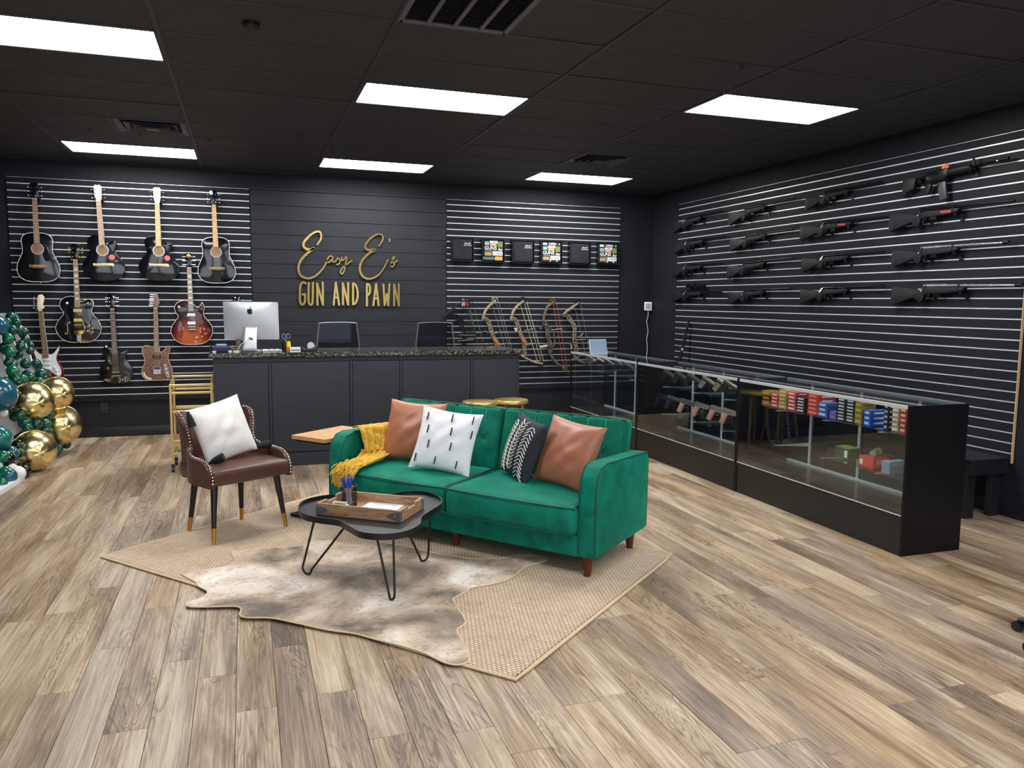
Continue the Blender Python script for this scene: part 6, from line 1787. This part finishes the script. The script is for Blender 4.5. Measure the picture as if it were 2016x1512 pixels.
# dark object at the frame edge
o = thing('rolling_stool', 'black rolling stool with caster base on the open wood floor', 'stool', (3.585, 2.462, 0))
for k in range(5):
    a = PI*.97+2*PI*k/5
    lg = obj('base_leg', B().cyl((0, 0, .1), (.22*math.cos(a), .22*math.sin(a), .055), .022, .014, 10), BLKPL, o)
    obj('caster', B().cyl((.22*math.cos(a)-.018, .22*math.sin(a), .025), (.22*math.cos(a)+.018, .22*math.sin(a), .025), .025, n=14), BLKPL, lg)
obj('column', B().cyl((0, 0, .08), (0, 0, .42), .028, .024, 14), BLKMET, o)
obj('seat', B().lathe([(.03, .42), (.18, .425), (.19, .45), (.18, .48), (.02, .485)], 24), BLKPL, o)
# ================================================================== balloon garland on white letter frames
FOAM = mat('white_foam_board', 'e3e4e6', .7)
GRN = mat('balloon_green', '06473b', .18, coat=.4); GRN2 = mat('balloon_emerald', '07684a', .18, coat=.4); TEAL = mat('balloon_teal', '12566a', .22, coat=.4)
BLKB = mat('balloon_black', '101217', .15, coat=.4); WHB = mat('balloon_white', 'e8e8e6', .2, coat=.3)
FOIL = mat('gold_foil', 'efdc9e', .24, 1.)
def balloon(x, y, r, Y, m_, label, group, foil=False):
    """zoom pixel centre and radius, distance along the wall row"""
    u, v = x*.2513, 600+y*.2513
    p = ony(u, v, Y); d = (p-Vector((0, 0, CAM_H))).length
    R = r*.2513*d/FPX
    if p.z-R < .005: p.z = R+.005
    o = thing('foil_balloon' if foil else 'balloon', label, 'balloon', tuple(p), (random.uniform(-.6, .6), random.uniform(-.6, .6), random.uniform(0, 6)), group)
    if foil:
        o.rotation_euler = (0, .25, .5)
        key = 'foil'
        if key not in MESHES:
            b_ = B(); vs = []; nu, nv = 64, 28
            def P(i, j):
                t = -PI/2+PI*j/nv; a = 2*PI*i/nu
                cr = .016*math.cos(t)**10*math.sin(a*26)
                rr_ = 1+cr
                return (rr_*math.cos(t)*math.cos(a), rr_*math.cos(t)*math.sin(a)*1.0, .92*math.sin(t)*(1+.01*math.sin(a*5)))
            b_.grid(lambda u_, v_: P(u_*nu, v_*nv), nu, nv)
            MESHES[key] = b_.mesh('foil_skin', FOIL, True, angle=80, weld=True)
            s_ = B().tube([(1.012*math.cos(2*PI*k/48), 1.012*math.sin(2*PI*k/48), .0) for k in range(48)], .014, 6, True)
            MESHES['foilseam'] = s_.mesh('seam', FOIL, True)
        k1 = link('foil_skin', MESHES[key], o); k2 = link('seam', MESHES['foilseam'], o)
        for k in (k1, k2): k.scale = (R, R, R); k.rotation_euler = (PI/2, 0, 0)
    else:
        key = 'bal'+m_.name
        if key not in MESHES:
            b_ = B(); prof = []
            for k in range(15):
                t = -PI/2+PI*k/14; prof.append((max(.02, math.cos(t)*(1-.06*math.sin(t))), math.sin(t)*1.06))
            b_.lathe(prof, 22)
            MESHES[key] = b_.mesh('balloon_skin', m_, True, angle=80)
            MESHES[key+'k'] = B().lathe([(.03, -1.05), (.07, -1.13), (.02, -1.14)], 10).mesh('knot', m_, True)
        k1 = link('balloon_skin', MESHES[key], o); k2 = link('knot', MESHES[key+'k'], o)
        for k in (k1, k2): k.scale = (R, R, R)
    return o
# white letter frames
fr = thing('white_letter_frame', 'white foam-board letter frame with tall curved fins behind the green balloons', 'letter frame', (0, 0, 0))
def fin(pts, Y, nm='fin'):
    P = [ony(x*.2513, 600+y*.2513, Y) for x, y in pts]
    obj(nm, B().prism([(p.x, p.z) for p in P], -.02, .02, Matrix(((1, 0, 0, 0), (0, 0, 1, Y), (0, 1, 0, 0), (0, 0, 0, 1)))), FOAM, fr, False)
def cv(P, n=5): return [(p.x, p.y) for p in spline([(a, c, 0) for a, c in P], n)]
fin(cv([(-140, 75), (-60, 70), (20, 65), (75, 66)])+cv([(40, 120), (10, 250), (40, 440), (60, 590)])+[(-140, 600)], 8.75)
fin(cv([(60, 235), (105, 275), (150, 390), (185, 500), (205, 590)])+[(95, 600), (80, 440)], 8.85)
fin(cv([(110, 225), (150, 225), (195, 290), (240, 400), (275, 530), (282, 620)])+[(215, 600), (200, 500), (160, 350)], 8.95)
fin(cv([(150, 150), (200, 205), (235, 280)])+[(220, 285), (170, 215)], 9.0)
fin([(-60, 880), (95, 845), (130, 900), (185, 975), (120, 1020), (-60, 1080)], 8.3)
fin([(200, 980), (305, 970), (320, 1040), (200, 1050)], 8.6)
fin([(-60, 1110), (190, 1025), (195, 1035), (60, 1110), (-60, 1170)], 8.1)
b0 = Vector((-1.87, 7.12, 0))
obj('base_board', B().prism([(-2.6, 7.0), (-1.89, 7.08), (-1.845, 7.64), (-2.6, 7.75)], .0, .035), FOAM, fr, False)
obj('base_board', B().prism([(-2.5, 8.4), (-1.98, 8.45), (-1.9, 8.95), (-2.5, 9.1)], .0, .035), FOAM, fr, False)
GS_ = 'small green balloons of the garland'
lab_s = 'small glossy dark green balloon clustered in the garland beside the guitars'
lab_e = 'small glossy emerald green balloon clustered in the garland beside the guitars'
small_ = [(85,95,32,8.6),(55,135,30,8.55),(128,140,30,8.6),(35,215,26,8.45),(95,195,34,8.5),(150,200,28,8.65),(190,210,28,8.7),(65,265,36,8.4),(195,270,24,8.75),(240,315,22,8.9),(160,330,30,8.6),(235,360,26,8.85),(75,370,36,8.4),(30,325,26,8.45),(150,390,24,8.7),(200,460,34,8.65),(285,460,30,8.9),(65,450,28,8.45),(100,475,26,8.45),(100,520,40,8.4),(235,567,33,8.6),(325,545,45,8.8),(180,580,32,8.5),(120,590,38,8.4),(45,600,30,8.35),(105,630,32,8.4),(310,608,40,8.75),(340,655,18,8.7),(390,768,24,8.7),(135,815,36,8.25),(155,870,36,8.2),(195,925,42,8.2),(215,968,34,8.15),(285,935,36,8.3),(365,865,34,8.55),(355,930,34,8.5),(350,990,36,8.5),(385,835,22,8.6),(385,1050,26,8.5),(400,1090,34,8.55),(455,1130,32,8.7),(520,1095,28,8.9),(420,1130,36,8.6),(225,1040,30,8.1),(110,770,34,8.3)]
for k, (x, y, r, Y) in enumerate(small_):
    e_ = k in (7, 12, 19, 22, 35)
    balloon(x, y, r, Y, GRN2 if e_ else GRN, lab_e if e_ else lab_s, GS_)
for k, (x, y, r, Y) in enumerate(small_[:44]):
    if k % 2: continue
    a = k*2.4
    balloon(x+r*1.0*math.cos(a)-8, y+r*.9*math.sin(a), r*.85, Y+.07, GRN, lab_s, GS_)
balloon(-15, 160, 62, 8.3, TEAL, 'large teal balloon at the top of the garland', 'large teal balloons')
balloon(-5, 700, 108, 8.0, TEAL, 'largest teal balloon half way down the garland', 'large teal balloons')
balloon(-5, 1045, 78, 7.75, mat('balloon_seagreen', '0e6a6a', .2, coat=.4), 'large sea green balloon low in the garland', 'large teal balloons')
balloon(85, 1165, 50, 7.8, TEAL, 'medium teal balloon beside the lowest gold foil balloon', 'large teal balloons')
balloon(70, 1370, 52, 7.5, TEAL, 'medium teal balloon resting on the white base board', 'large teal balloons')
for x, y, r, Y, l in ((145, 1105, 42, 7.9, 'next to the lowest gold foil balloon'), (50, 1210, 56, 7.65, 'in front of the medium teal balloon'), (115, 1260, 34, 7.65, 'just above the white balloon'), (195, 1325, 40, 7.75, 'on the floor under the lowest gold foil balloon'), (190, 1295, 34, 7.85, 'tucked under the lowest gold foil balloon'), (115, 690, 30, 8.2, 'between the largest teal and upper gold balloon'), (75, 815, 34, 8.15, 'under the largest teal balloon')):
    balloon(x, y, r, Y, BLKB, 'glossy black balloon '+l, 'black balloons of the garland')
for x, y, r, Y, l in ((135, 1320, 50, 7.6, 'on the base board beside black balloons'), (95, 1290, 40, 7.62, 'between the black balloons low in the garland'), (25, 845, 30, 8.1, 'under the largest teal balloon'), (-10, 1250, 30, 7.6, 'behind the black balloon near the base')):
    balloon(x, y, r, Y, WHB, 'glossy white balloon '+l, 'white balloons of the garland')
for x, y, r, Y, l in ((20, 1190, 40, 7.6, 'above the large black balloon'), (45, 1315, 42, 7.5, 'in front of the white balloon'), (20, 1425, 32, 7.35, 'at the edge of the white base board')):
    balloon(x, y, r, Y, GRN2, 'emerald green balloon '+l, 'low green balloons of the garland')
balloon(255, 755, 128, 8.35, FOIL, 'gold foil balloon in front, beside the largest teal balloon', 'gold foil balloons', True)
balloon(440, 695, 112, 8.75, FOIL, 'gold foil balloon below the red and white guitar', 'gold foil balloons', True)
balloon(470, 945, 135, 8.85, FOIL, 'gold foil balloon near the wall outlet', 'gold foil balloons', True)
balloon(270, 1185, 136, 8.0, FOIL, 'gold foil balloon resting on the wood floor', 'gold foil balloons', True)
